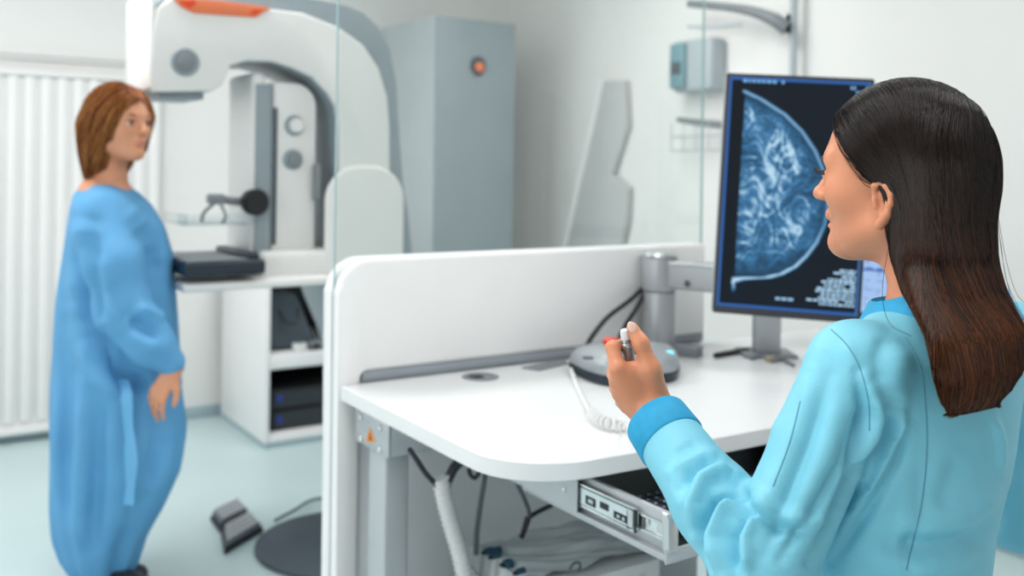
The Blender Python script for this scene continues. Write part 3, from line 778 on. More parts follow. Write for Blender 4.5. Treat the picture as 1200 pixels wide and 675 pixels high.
# black cables looping from the partition to the console
t0 = on_a(755, 336, PA0 - 0.02)
for lab, pts in (('black cable looping from the partition down to the console, left of the pair', [t0, on_a(738, 352, PA0 - 0.04), on_a(712, 372, PA0 - 0.05), on_a(694, 394, 2.085), on_a(687, 407, 2.06)]),
                 ('black cable hanging steeply from the partition to the console, right of the pair', [t0 + np.array([0.012, 0, 0.002]), on_a(748, 358, PA0 - 0.04), on_a(736, 376, PA0 - 0.05), on_a(727, 394, 2.075), on_a(722, 406, 2.05)])):
    c = thing('cable', lab, 'cable', pts[-1], 'black cables behind the console')
    MB().tube(pts, 0.0068, smooth=8).build('lead', cable_m, c)

# monitor arm with post standing at the partition
mp = on_a(773, 300, 2.085)
PX, PY = mp[0], 2.085
arm_m = mat('arm_silver', (170, 174, 178), 0.4, metal=0.3)
ma = thing('monitor_mount', 'silver monitor mount with a thick round post in front of the partition', 'monitor arm', (PX, PY, DT))
z_t = mp[2]
MB().cyl((PX, PY, DT), (PX, PY, z_t - 0.10), 0.046, seg=36, bev=0.003).build('post', arm_m, ma)
MB().cyl((PX, PY, z_t - 0.098), (PX, PY, z_t), 0.05, seg=36, bev=0.004).build('collar', arm_m, ma)
MB().lathe([(0.052, 0), (0.055, 0.004), (0.052, 0.012), (0.03, 0.014)], (PX, PY, z_t - 0.002), seg=36).build('cap', steel_m, ma)
b0, b1 = np.array([PX + 0.03, PY, 0]), on_a(905, 310, 1.80)
dirv = (b1 - b0)[:2]; Ln = np.linalg.norm(dirv); th = math.atan2(dirv[1], dirv[0])
Mx = Matrix.Translation((PX, PY, 0)) @ Matrix.Rotation(th, 4, 'Z')
zz0, zz1 = on_a(815, 334, 2.07)[2], on_a(815, 303, 2.07)[2]
arm_b = MB().box((0.035, -0.03, zz0), (Ln, 0.03, zz1), 0.008, 3, Mx).build('arm_beam', arm_m, ma)
MB().box((0.04, -0.032, zz1 - 0.012), (Ln, 0.032, zz1 + 0.002), 0.004, 2, Mx).build('beam_cover', steel_m, ma)
for u in (0.10, 0.2):
    p = Mx @ Vector((u, -0.03, zz0 + 0.02)); ax = (Mx.to_3x3() @ Vector((0, -1, 0)))
    MB().lathe([(0.009, -0.002), (0.009, 0.003), (0.004, 0.004)], p, ax, 14).build('bolt', dgrey_m, arm_b)
fp0 = on_z(822, 393, DT)
Mf = Matrix.Translation((PX, PY, 0)) @ Matrix.Rotation(th, 4, 'Z')
MB().box((0.03, -0.02, DT), (0.125, 0.03, DT + 0.028), 0.004, 2, Mf).build('desk_clamp', mgrey_m, ma)

# monitors
screen_m = bpy.data.materials.new('lit_screen'); screen_m.use_nodes = True
nt = screen_m.node_tree; pb = nt.nodes['Principled BSDF']
at_ = nt.nodes.new('ShaderNodeAttribute'); at_.attribute_name = 'picture'
pb.inputs['Base Color'].default_value = (0.01, 0.012, 0.015, 1); pb.inputs['Roughness'].default_value = 0.3; pb.inputs['Specular IOR Level'].default_value = 0.12
nt.links.new(at_.outputs['Color'], pb.inputs['Emission Color']); pb.inputs['Emission Strength'].default_value = 1.0

def smooth_noise(h, w, cells, seed):
    r = np.random.RandomState(seed); g = r.rand(cells + 3, cells + 3)
    y = np.linspace(0, cells, h)[:, None] * np.ones((1, w)); x = np.linspace(0, cells, w)[None] * np.ones((h, 1))
    yi, xi = y.astype(int), x.astype(int); fy, fx = y - yi, x - xi
    fy, fx = fy * fy * (3 - 2 * fy), fx * fx * (3 - 2 * fx)
    return (g[yi, xi] * (1 - fy) + g[yi + 1, xi] * fy) * (1 - fx) + (g[yi, xi + 1] * (1 - fy) + g[yi + 1, xi + 1] * fy) * fx

def mammogram(h, w):
    """h x w picture, row 0 at the top"""
    v = np.linspace(0, 1, h)[:, None] * np.ones((1, w)); u = np.linspace(0, 1, w)[None] * np.ones((h, 1))
    img = np.zeros((h, w, 3)); img[:] = s2l((6, 14, 26))
    # breast outline: right-hand edge as a function of height
    kv = [0.055, 0.09, 0.15, 0.22, 0.30, 0.38, 0.46, 0.54, 0.62, 0.70, 0.76, 0.81, 0.845, 0.865, 0.88, 0.895]
    ku = [0.115, 0.25, 0.42, 0.55, 0.65, 0.715, 0.75, 0.765, 0.75, 0.70, 0.635, 0.56, 0.47, 0.38, 0.20, 0.12]
    edge = np.interp(v, kv, ku); left = np.interp(v, [0.05, 0.9], [0.115, 0.12])
    inside = (v > 0.055) & (v < 0.90) & (u > left) & (u < edge)
    d = (edge - u) * 1.0
    # distance to the skin line measured also vertically near the ends
    slope = np.gradient(edge[:, 0], np.linspace(0, 1, h) * 1.78)
    dn = d / np.sqrt(1 + slope[:, None] ** 2)
    def fib(su, sv, seed, warp):
        r = np.random.RandomState(seed); G = r.rand(80, 80)
        wu = warp * (smooth_noise(h, w, 9, seed + 50) - 0.5); wv = warp * (smooth_noise(h, w, 9, seed + 90) - 0.5)
        a_ = 0.55; uu = (u * math.cos(a_) + v * 1.78 * math.sin(a_) + wu) * su + 20; vv = (-u * math.sin(a_) + v * 1.78 * math.cos(a_) + wv) * sv + 20
        yi, xi = np.floor(vv).astype(int) % 79, np.floor(uu).astype(int) % 79; fy, fx = vv % 1, uu % 1
        fy, fx = fy * fy * (3 - 2 * fy), fx * fx * (3 - 2 * fx)
        n_ = (G[yi, xi] * (1 - fy) + G[yi + 1, xi] * fy) * (1 - fx) + (G[yi, xi + 1] * (1 - fy) + G[yi + 1, xi + 1] * fy) * fx
        return 1 - np.abs(2 * n_ - 1)
    cloud = 0.6 * smooth_noise(h, w, 6, 1) + 0.4 * smooth_noise(h, w, 14, 2)
    rid = 0.75 * fib(7, 13, 5, 0.35) ** 3.5 + 0.6 * fib(13, 22, 6, 0.3) ** 4 + 0.4 * fib(24, 38, 7, 0.2) ** 4
    mask = np.clip(dn / 0.16, 0, 1) * np.clip((0.86 - v) / 0.16, 0, 1) * np.clip((v - 0.08) / 0.05, 0, 1) * np.interp(u, [0.1, 0.3, 0.75], [0.9, 1.0, 0.8])
    dens = np.clip(0.10 + mask * (0.05 + 1.05 * rid * (0.25 + 0.95 * cloud)), 0, 0.98)
    dens = np.maximum(dens, np.exp(-((u - 0.19 - (v - 0.2) * 0.55) / 0.10) ** 2 - ((v - 0.21) / 0.09) ** 2) * (0.35 + 0.3 * cloud))
    dens *= np.clip(dn / 0.05, 0.35, 1)
    dens = np.where(inside, dens, 0)
    skin = np.exp(-((dn - 0.014) / 0.013) ** 2) * ((v > 0.055) & (v < 0.90) & (u > 0.10)) * np.interp(v, [0.05, 0.5, 0.62, 0.8, 0.9], [0.75, 0.6, 0.55, 0.95, 1.0])
    tail = np.exp(-((u - 0.115) / 0.012) ** 2) * np.exp(-((v - 0.91) / 0.018) ** 2) * 0.8
    b = np.clip(dens + skin + tail, 0, 1)[..., None]
    lo_, md, hi_ = np.array(s2l((8, 26, 44))), np.array(s2l((62, 124, 172))), np.array(s2l((190, 228, 248)))
    colr = np.where(b < 0.5, lo_ + (md - lo_) * b * 2, md + (hi_ - md) * (b - 0.5) * 2)
    img = np.where((inside[..., None]) | (b > 0.06), colr, img)
    dark = np.array(s2l((4, 10, 16)))
    side = (u < 0.10)[..., None] * np.ones(3); img = np.where(side > 0, dark, img)
    # blue frame line and small unreadable caption rows
    fl = np.array(s2l((44, 96, 168)))
    fr_ = (u < 0.018) | (v > 0.986) | (v < 0.014)
    img = np.where(fr_[..., None], fl, img)
    r = np.random.RandomState(8)
    def row(v0, v1, u0, u1, c, dens_=0.8):
        x = u0
        while x < u1:
            w_ = r.uniform(0.012, 0.04)
            if r.rand() < dens_:
                m = (v > v0) & (v < v1) & (u > x) & (u < min(x + w_, u1)); img[m] = np.array(s2l(c))
            x += w_ + 0.008
    row(0.008, 0.022, 0.05, 0.42, (118, 176, 230))
    row(0.02, 0.034, 0.86, 0.985, (130, 190, 235)); row(0.04, 0.052, 0.9, 0.985, (110, 170, 220))
    for i, s in enumerate((0.86, 0.82, 0.84, 0.78, 0.74, 0.76, 0.71, 0.70, 0.74, 0.72, 0.64, 0.66)):
        row(0.805 + i * 0.0135, 0.8145 + i * 0.0135, s, 0.975, (176, 216, 246), 0.93)
    row(0.945, 0.956, 0.42, 0.55, (150, 196, 232), 1.0)
    img[((u > 0.985))] = np.array(s2l((60, 110, 175)))
    return img
def list_view(h, w):
    v = np.linspace(0, 1, h)[:, None] * np.ones((1, w)); u = np.linspace(0, 1, w)[None] * np.ones((h, 1))
    img = np.zeros((h, w, 3)); img[:] = s2l((168, 200, 244))
    img[v < 0.62] = s2l((10, 24, 40)); img[(v > 0.02) & (v < 0.06)] = s2l((60, 110, 170))
    r = np.random.RandomState(5)
    for i in range(26):
        v0 = 0.64 + i * 0.014
        for j in range(9):
            if r.rand() < 0.5: img[(v > v0) & (v < v0 + 0.006) & (u > j * 0.11) & (u < j * 0.11 + r.uniform(0.03, 0.1))] = s2l((110, 140, 205))
    img[(v > 0.80) & (v < 0.812)] = s2l((48, 90, 180))
    return img
bezel_m = mat('bezel_grey', (44, 47, 55), 0.45)
def monitor(label, Mw, w, h, picture, group):
    """Mw places the middle of the screen: x to the right, z up, -y towards the user"""
    root = thing('monitor', label, 'monitor', Mw.translation, group)
    def put(mb, name, m, par):
        mb.bm.transform(Mw); return mb.build(name, m, par)
    bz = 0.009
    put(MB().prism(rrect(-w / 2, w / 2, -h / 2, h / 2, 0.006), 'y', 0.001, 0.03, 0.002), 'bezel', bezel_m, root)
    put(MB().box((-w / 2 - 0.0015, 0.006, -h / 2 + 0.004), (-w / 2 + 0.002, 0.032, h / 2 - 0.004), 0.001), 'side_trim', alu_m, root)
    mb = MB(); mb.prism(rrect(-w / 2 + 0.02, w / 2 - 0.02, -h / 2 + 0.02, h / 2 - 0.02, 0.03), 'y', 0.029, 0.055, 0.012, 3); put(mb, 'rear_housing', alu_m, root)
    mb = MB(); mb.box((-0.06, 0.054, -0.06), (0.06, 0.064, 0.06), 0.004); put(mb, 'mount_plate', mgrey_m, root)
    # screen: dense grid carrying the picture as a colour attribute
    H, Wd = picture.shape[:2]
    bb = bz * 2.1
    x = np.linspace(-w / 2 + bz, w / 2 - bz, Wd); z = np.linspace(h / 2 - bz, -h / 2 + bb, H)
    X, Z = np.meshgrid(x, z); P = np.stack([X, np.full_like(X, 0.0004), Z], -1).reshape(-1, 3)
    R = np.array(Mw)[:3, :3]; T = np.array(Mw.translation); P = P @ R.T + T
    i = np.arange((H - 1) * (Wd - 1)); r_, c_ = i // (Wd - 1), i % (Wd - 1); a = r_ * Wd + c_
    F = np.stack([a, a + Wd, a + Wd + 1, a + 1], 1)
    o = raw('screen', P, F, screen_m, root)
    at = o.data.color_attributes.new('picture', 'FLOAT_COLOR', 'POINT')
    at.data.foreach_set('color', np.concatenate([picture.reshape(-1, 3), np.ones((H * Wd, 1))], 1).astype(np.float32).ravel())
    return root
def facing(px, py, d, yaw, roll, tilt=0.0):
    p = W(px, py, d)
    return Matrix.Translation(Vector(p)) @ Matrix.Rotation(-PS, 4, 'Z') @ Matrix.Rotation(yaw, 4, 'Z') @ Matrix.Rotation(tilt, 4, 'X') @ Matrix.Rotation(roll, 4, 'Y')
MD = 2.45
monitor('upright monitor showing a breast scan in blue, left of the technician', facing(929, 231, MD, math.radians(-9), math.radians(2.6)), 0.362, 0.612, mammogram(420, 236), None)
monitor('second monitor with a pale blue list, right of the breast scan and behind the head', facing(1040, 240, 2.74, math.radians(-14), math.radians(2.6)), 0.30, 0.655, list_view(220, 120), None)
# stands of the two monitors
for px, dd, top_, md_, lab in ((898, 2.765, 1.22, (925, 231, MD), 'grey upright monitor stand on the desk below the breast scan monitor'), (1062, 2.95, 1.25, (1046, 238, 2.74), 'grey monitor stand behind the technician under the second monitor')):
    b_ = W(px, 415, dd); b_[2] = DT
    s_ = thing('monitor_stand', lab, 'stand', b_, 'monitor stands')
    R3 = Matrix.Translation((b_[0], b_[1], 0)) @ Matrix.Rotation(-PS, 4, 'Z')
    MB().box((-0.038, -0.02, DT + 0.006), (0.038, 0.02, top_), 0.008, 3, R3).build('upright', alu_m, s_)
    MB().box((-0.075, -0.06, DT), (0.075, 0.07, DT + 0.008), 0.003, 2, R3).build('foot_plate', mgrey_m, s_)
    tgt = W(md_[0], md_[1], md_[2] + 0.064); tgt[2] = top_ - 0.05
    MB().cyl((b_[0], b_[1], top_ - 0.05), tgt, 0.022, seg=16).build('pivot_arm', mgrey_m, s_)
# pen and small clutter
p0, p1 = on_z(838, 417, DT + 0.006), on_z(878, 410, DT + 0.006)
pen = thing('pen', 'thick black pen lying on the desk below the breast scan monitor', 'pen', p0)
MB().cyl(p0, lerp(p0, p1, 0.72), 0.0085, 0.009, 14, 0.002).build('barrel', black_m, pen)
MB().cyl(lerp(p0, p1, 0.72), p1, 0.0095, 0.0085, 14, 0.003).build('pen_cap', dark_m, pen)
pts = [on_z(880, 420, DT + 0.005), on_z(893, 417, DT + 0.005), on_z(904, 423, DT + 0.005), on_z(916, 421, DT + 0.005), on_z(930, 428, DT + 0.005)]
c = thing('cable', 'short grey cord lying on the desk at the foot of the monitor stand', 'cable', pts[0])
MB().tube(pts, 0.005, smooth=6).build('lead', mgrey_m, c)
MB().box(on_z(903, 424, DT) + np.array([-.012, -.01, 0]), on_z(903, 424, DT) + np.array([.012, .01, .016]), 0.004).build('plug', mat('tan_plug', (176, 158, 128), 0.5), c)

# ------------------------------------------------------------------ hand switch and its coiled cord
HD = 1.255
def hv(px, py, dd=0.0): return V(px, py, HD + dd)
def hw(px, py, dd=0.0): return v2w(hv(px, py, dd))
sw0, sw1 = hw(732.5, 390, 0.014), hw(744, 480, 0.034)
swd = (sw1 - sw0) / np.linalg.norm(sw1 - sw0)
hs = thing('hand_switch', 'silver push-button hand switch held in the technician\'s fist, with a white coiled cord', 'hand switch', sw1)
MB().lathe([(0.0065, 0.0), (0.0082, 0.003), (0.0088, 0.012), (0.0088, 0.085), (0.0075, 0.098), (0.0055, 0.104)], sw0 + swd * 0.008, swd, 28).build('body', mat('switch_silver', (150, 154, 158), 0.3, metal=0.75), hs)
MB().lathe([(0.0086, 0), (0.0094, 0.001), (0.0094, 0.005), (0.0086, 0.006)], sw0 + swd * 0.0125, swd, 28).build('chrome_ring', steel_m, hs)
MB().lathe([(0.003, -0.005), (0.0055, -0.004), (0.0064, 0.0), (0.0064, 0.010)], sw0, swd, 24).build('push_button', white_m, hs)
end = sw0 + swd * 0.112
MB().cyl(end, end + np.array([0, 0, -0.014]), 0.0045, 0.0035, 14).build('cord_sleeve', gcable_m, hs)
c0 = on_z(669, 433, DT + 0.012); c1 = on_z(676, 452, DT + 0.006); c2 = on_z(686, 473, DT + 0.006); c3 = on_z(692, 484, DT + 0.012)
c4 = on_z(705, 494, DT + 0.013); c5 = on_z(722, 499, DT + 0.013); c6 = on_z(735, 497, DT + 0.013); c7 = end + np.array([0, 0, -0.012])
straight = MB().tube([c0, c1, c2, c3], 0.0055, smooth=8)
path = np.array(spline([c3, c4, c5, c6], 40))
sl_ = np.concatenate([[0], np.cumsum(np.linalg.norm(np.diff(path, axis=0), axis=1))])
Ltot = sl_[-1]; nt_ = 10; N = nt_ * 22
ss = np.linspace(0, Ltot, N); pc = np.stack([np.interp(ss, sl_, path[:, i]) for i in range(3)], 1)
tg = np.gradient(pc, axis=0); tg /= np.linalg.norm(tg, axis=1, keepdims=True)
u_ = np.cross(tg, [0, 0, 1.0]); u_ /= np.linalg.norm(u_, axis=1, keepdims=True) + 1e-9; w_ = np.cross(tg, u_)
ph = ss / Ltot * nt_ * 2 * math.pi
rr_ = 0.0105 * np.clip(np.minimum(ss / 0.006, (Ltot - ss) / 0.01), 0, 1)
hel = pc + (u_ * np.cos(ph)[:, None] + w_ * np.sin(ph)[:, None]) * rr_[:, None]
straight.tube(list(hel) + spline([hel[-1], lerp(hel[-1], c7, 0.35) + np.array([0, 0, -0.012]), lerp(hel[-1], c7, 0.75) + np.array([0, 0, -0.02]), c7], 8), 0.003, seg=7)
straight.build('coiled_cord', cord_m, hs)

# ------------------------------------------------------------------ cables under the desk
UA = 1.86
def ua(px, py, a=UA): return on_a(px, py, a)
pts = [ua(516, 560), ua(521, 585), ua(528, 612), ua(537, 642), ua(545, 678), ua(552, 720), ua(556, 780)]
pts[-1] = np.array([pts[-1][0], UA, 0.14])
wrap = thing('cable_wrap', 'white spiral wrapped bundle of cables hanging under the desk', 'cable bundle', (pts[-1][0], UA, 0.14))
MB().tube(pts, 0.017, seg=14, smooth=8).build('bundle', cord_m, wrap)
P_ = np.array(spline(pts, 40)); s2 = np.concatenate([[0], np.cumsum(np.linalg.norm(np.diff(P_, axis=0), axis=1))]); N = 900
ss = np.linspace(0, s2[-1], N); pc = np.stack([np.interp(ss, s2, P_[:, i]) for i in range(3)], 1)
tg = np.gradient(pc, axis=0); tg /= np.linalg.norm(tg, axis=1, keepdims=True); u_ = np.cross(tg, [0, 1.0, 0]); u_ /= np.linalg.norm(u_, axis=1, keepdims=True); w_ = np.cross(tg, u_)
ph = ss / 0.014 * 2 * math.pi
MB().tube(list(pc + 0.018 * (u_ * np.cos(ph)[:, None] + w_ * np.sin(ph)[:, None])), 0.0024, seg=6).build('spiral', cord_m, wrap)
def cable(label, pts, r, m, grp='cables under the desk', plug=None):
    c = thing('cable', label, 'cable', pts[-1], grp)
    MB().tube(pts, r, smooth=8).build('lead', m, c)
    if plug is not None: MB().cyl(plug[0], plug[1], 0.008, 0.006, 12, 0.001).build('plug', black_m, c)
cable('black cable running from the desk leg into the white spiral wrap', [ua(480, 527, 1.9), ua(489, 540), ua(500, 556), ua(513, 570)], 0.006, cable_m)
cable('thick black cable bundle bending into the top of the white spiral wrap', [ua(562, 533, 1.9), ua(545, 538), ua(534, 546), ua(527, 558), ua(521, 572)], 0.011, cable_m)
cable('black cable looping beside the white spiral wrap under the desktop', [ua(566, 530, 1.9), ua(563, 550), ua(556, 560), ua(550, 552), ua(555, 538), ua(566, 534, 1.88), ua(572, 530, 1.9)], 0.005, cable_m)
cable('thin grey cable hanging straight down right of the white spiral wrap', [ua(570, 530, 1.9), ua(568, 560), ua(563, 592), ua(559, 622), ua(558, 650)], 0.006, gcable_m)
cable('dark cable hanging from the desktop to the forked plug', [ua(598, 545, 1.9), ua(606, 566), ua(616, 588), ua(620, 604), ua(612, 628)], 0.005, gcable_m, plug=(ua(619, 606), ua(611, 631)))
cable('dark cable running up right from the forked plug under the hanger bracket', [ua(620, 606), ua(630, 600), ua(646, 592), ua(668, 580), ua(690, 570)], 0.0055, cable_m)

# white carton wrapped in film below the desk
BX0, BX1, BY0, BY1, BZ = 1.17, 1.525, 1.672, 1.93, 0.488
bx = thing('carton', 'white carton covered with crumpled clear film standing under the desk', 'box', ((BX0 + BX1) / 2, (BY0 + BY1) / 2, 0))
MB().box((BX0, BY0, 0), (BX1, BY1, BZ), 0.004).build('box', carton_m, bx)
mb = MB()
rnd = random.Random(3)
for i in range(5):
    for j in range(3):
        if rnd.random() < 0.75:
            x_ = BX0 + 0.19 + j * 0.05; z_ = BZ - 0.03 - i * 0.022
            mb.box((x_, BY0 - 0.001, z_), (x_ + rnd.uniform(0.02, 0.045), BY0 + 0.001, z_ + 0.006))
mb.build('faint_print', mat('faint_print', (196, 203, 207), 0.6), bx)
nx_, ny_ = 90, 60
xs = np.linspace(BX0 - 0.012, BX1 + 0.012, nx_); ys = np.linspace(BY0 + 0.03, BY1 + 0.012, ny_)
X, Y = np.meshgrid(xs, ys, indexing='ij')
rot = X * 0.25 + Y
nz = sum(a * np.abs(np.sin(f * (rot + 0.03 * np.sin(9 * X + p)) + p)) for a, f, p in ((0.012, 34, 0.3), (0.008, 61, 1.1), (0.005, 97, 2.2)))
Zf = BZ + 0.003 + nz * (0.6 + 0.4 * np.sin(13 * X + 2) ** 2)
for k_, fl in ((X < BX0, 1), (X > BX1, 1), (Y > BY1, 1)): Zf = np.where(k_, Zf - 0.05, Zf)
i = np.arange((nx_ - 1) * (ny_ - 1)); r_, c_ = i // (ny_ - 1), i % (ny_ - 1); a = r_ * ny_ + c_
raw('film', np.stack([X, Y, Zf], -1).reshape(-1, 3), np.stack([a, a + ny_, a + ny_ + 1, a + 1], 1), wrapf_m, bx)
pl_lab = ['dark blue plug on the film wrapped carton, nearest the white spiral wrap', 'dark blue plug on the film at the back of the carton', 'dark blue plug in the middle of the group on the carton', 'dark blue plug at the front of the group on the carton', 'dark blue plug lying rightmost in the group on the carton', 'dark blue plug behind the white spiral wrap on the carton']
for (px, py), lab in zip(((562, 668), (582, 645), (578, 652), (592, 662), (602, 672), (556, 650)), pl_lab):
    p = on_z(px, py, BZ + 0.022); p[0] = min(max(p[0], BX0 + 0.01), BX1)
    t = thing('plug', lab, 'plug', (p[0], p[1], BZ + 0.014), 'blue plugs on the wrapped carton')
    MB().cyl((p[0] - 0.010, p[1], BZ + 0.022), (p[0] + 0.010, p[1] - 0.002, BZ + 0.022), 0.008, 0.0095, 14, 0.002).build('body', blue_m, t)
    MB().cyl((p[0] - 0.018, p[1], BZ + 0.021), (p[0] - 0.010, p[1], BZ + 0.022), 0.004, 0.004, 10).build('tip', black_m, t)
mb = MB(); hk = on_z(676, 666, BZ + 0.02)
t = thing('wire_hook', 'small dark wire hook lying on the film at the front of the carton', 'hook', (hk[0], hk[1], BZ + 0.015))
MB().tube([hk + np.array(d) for d in ((-0.02, 0, 0), (-0.01, 0, 0.012), (0.005, 0.0, 0.012), (0.01, 0, 0.002), (0.0, -0.005, -0.004))], 0.0028, smooth=6).build('wire', gcable_m, t)

# grey drawer pedestal under the right side of the desk
pd = thing('drawer_pedestal', 'light grey drawer pedestal under the desk, right of the technician', 'drawer unit', (2.15, 1.75, 0))
MB().box((1.92, 1.45, 0.03), (2.36, 1.92, 0.71), 0.006).build('body', cabl_m, pd)
MB().box((1.93, 1.46, 0.0), (2.35, 1.9, 0.03)).build('plinth', dark_m, pd)
for zz in (0.05, 0.27, 0.49):
    d_ = MB().box((1.925, 1.432, zz), (2.355, 1.45, zz + 0.21), 0.004).build('drawer', cabl_m, pd)
    MB().box((2.08, 1.42, zz + 0.15), (2.2, 1.434, zz + 0.165), 0.004).build('handle', alu_m, d_)
# ================================================================== people
def frame(F):
    F = np.array([F[0], F[1], 0.0]); F /= np.linalg.norm(F); L = np.array([-F[1], F[0], 0.0]); return F, L
def head_prims(H0, F2, s=1.0):
    """head in a local frame: f forward, l to the person's left, z up; origin between the ears"""
    F, L = frame(F2); Z = np.array([0, 0, 1.0]); R = np.stack([F, L, Z])
    hp = lambda f, l, z: H0 + s * (f * F + l * L + z * Z)
    P = []
    E_ = lambda c, r, k=0.02, sub=False, RR=R: P.append(ell(hp(*c), np.array(r) * s, RR, k * s, sub))
    C_ = lambda a, b, ra, rb, k=0.012, sub=False: P.append(cap(hp(*a), hp(*b), ra * s, rb * s, k * s, sub))
    E_((0.006, 0, 0.038), (0.097, 0.073, 0.080))
    E_((0.042, 0, -0.022), (0.058, 0.050, 0.076), 0.03)
    for sg in (1, -1):
        C_((0.012, 0.047 * sg, -0.050), (0.075, 0.012 * sg, -0.076), 0.017, 0.013, 0.028)     # jaw
        E_((0.060, 0.038 * sg, -0.012), (0.026, 0.018, 0.020), 0.03)                           # cheek
        C_((0.0955, 0.012 * sg, 0.029), (0.080, 0.042 * sg, 0.030), 0.009, 0.008, 0.02)        # brow ridge
        E_((0.104, 0.031 * sg, 0.009), (0.016, 0.017, 0.010), 0.014, True)                     # eye socket
        E_((0.0865, 0.031 * sg, 0.008), (0.0125, 0.0135, 0.0115), 0.004)                        # lids over the eye
        C_((0.106, 0.0085 * sg, -0.019), (0.110, 0.010 * sg, -0.017), 0.006, 0.0065, 0.006)    # nose wings
    E_((0.088, 0, -0.078), (0.017, 0.017, 0.015), 0.02)                                        # chin
    C_((0.099, 0, 0.020), (0.119, 0, -0.012), 0.0065, 0.0085, 0.010)                           # nose
    E_((0.1205, 0, -0.0145), (0.0095, 0.009, 0.008), 0.006)
    E_((0.097, 0, -0.040), (0.012, 0.020, 0.010), 0.008)                                       # upper lip
    E_((0.099, 0, -0.0445), (0.0088, 0.018, 0.0048), 0.003)
    E_((0.096, 0, -0.056), (0.0092, 0.017, 0.0058), 0.004)                                     # lower lip
    C_((0.110, 0.020, -0.0500), (0.110, -0.020, -0.0500), 0.0016, 0.0016, 0.004, True)         # mouth line
    C_((-0.018, 0, -0.045), (-0.042, 0, -0.185), 0.047, 0.052, 0.03)                           # neck
    for sg in (1, -1):                                                                         # ears
        a = math.radians(18) * sg
        Re = np.stack([F * math.cos(a) + L * -math.sin(a), F * math.sin(a) + L * math.cos(a), Z])
        E_((-0.004, 0.0745 * sg, -0.023), (0.0140, 0.0060, 0.024), 0.005, False, Re)
        rim_ = [(0.009, 0.0755, -0.012), (0.008, 0.0790, -0.002), (0.000, 0.0820, 0.0015), (-0.009, 0.0840, -0.002), (-0.0155, 0.0850, -0.012), (-0.0155, 0.0860, -0.022), (-0.010, 0.0830, -0.035)]
        for u in range(len(rim_) - 1):
            a_, b_ = rim_[u], rim_[u + 1]; C_((a_[0], a_[1] * sg, a_[2]), (b_[0], b_[1] * sg, b_[2]), 0.0036, 0.0036, 0.003)
        C_((-0.010, 0.0830 * sg, -0.035), (0.001, 0.0790 * sg, -0.048), 0.0050, 0.0062, 0.005)
        E_((0.001, 0.0830 * sg, -0.022), (0.0075, 0.0075, 0.0125), 0.003, True, Re)
        C_((-0.009, 0.0815 * sg, -0.004), (-0.0085, 0.0815 * sg, -0.026), 0.0028, 0.0026, 0.003)
        C_((0.0085, 0.0770 * sg, -0.018), (0.007, 0.0770 * sg, -0.027), 0.0038, 0.0034, 0.003)
    return P, hp, (F, L, Z)
skin_m = mat('skin', (214, 140, 104), 0.40, var=0.06, scale=14, sss=0.10, bump=0.03, bscale=300)
skin2_m = mat('skin_warm', (214, 150, 116), 0.48, var=0.05, scale=14, sss=0.1)
lip_m = mat('lips', (196, 110, 98), 0.35)
lash_m = mat('lash', (26, 18, 16), 0.5)
brow_m = mat('brow', (70, 46, 36), 0.6)
eyew_m = mat('eye_white', (225, 222, 218), 0.2)
iris_m = mat('iris', (60, 40, 28), 0.2)
nail_m = mat('nail', (232, 190, 172), 0.25, coat=0.4)
jack_m = mat('aqua_cotton', (126, 204, 226), 0.5, var=0.05, scale=5, bump=0.12, bscale=500)
trim_m = mat('blue_cotton', (22, 156, 204), 0.6, var=0.07, scale=60, bump=0.12, bscale=450)
seam_m = mat('seam_blue', (86, 150, 172), 0.7)
pant_m = mat('white_cotton', (226, 232, 234), 0.7, bump=0.1, bscale=300)
shoe_m = mat('white_shoe', (230, 230, 230), 0.5)
gown_m = mat('gown_blue', (92, 160, 208), 0.7, var=0.06, scale=5, bump=0.15, bscale=120)
tie_m = mat('tie_blue', (112, 182, 228), 0.7)
dshoe_m = mat('dark_shoe', (40, 44, 52), 0.5)

def drape_pts(bvh, pts, off=0.0006, n=40):
    """pixel polyline laid on the surface that faces the doorway view"""
    P = np.array(spline([np.array(p, float) for p in pts], 12)); s_ = np.concatenate([[0], np.cumsum(np.linalg.norm(np.diff(P, axis=0), axis=1))])
    ss = np.linspace(0, s_[-1], n); out = []
    for x, y in zip(np.interp(ss, s_, P[:, 0]), np.interp(ss, s_, P[:, 1])):
        r = ray(x, y); r = r / np.linalg.norm(r)
        h = bvh.ray_cast(Vector((0, 0, CZ)), Vector(r))
        if h[0] is not None: out.append(np.array(h[0]) + np.array(h[1]) * (off if np.dot(h[1], r) < 0 else -off))
    return out

# ------------------------------------------------------------------ technician
TH0 = V(1067, 216, 1.2); TF = (-0.69, 0.725)
hpz, hp, (HF, HL, HZ) = head_prims(TH0, TF)
fT = np.array([-0.55, 0.835, 0]); lT = np.array([-0.835, -0.55, 0])
NB = np.array([0.525, 1.18, 1.20])
SL = np.array([0.392, 1.10, 1.158]); SR = NB + 0.165 * np.array([0.835, 0.55, 0]) + np.array([0, 0, -0.045])
EL = V(894, 670, 1.06); WL = V(767, 490, 1.248)
ER = np.array([0.712, 1.35, 0.915]); WR_ = np.array([0.615, 1.56, 0.872])
HIP = np.array([0.458, 1.18, 0.66])
hipL, hipR = HIP + lT * 0.085, HIP - lT * 0.085
kneeL, kneeR = hipL + fT * 0.42 + [0, 0, -0.045] + lT * 0.02, hipR + fT * 0.42 + [0, 0, -0.045] - lT * 0.02
ankL, ankR = kneeL - fT * 0.05 + [0, 0, -0.44], kneeR - fT * 0.05 + [0, 0, -0.44]

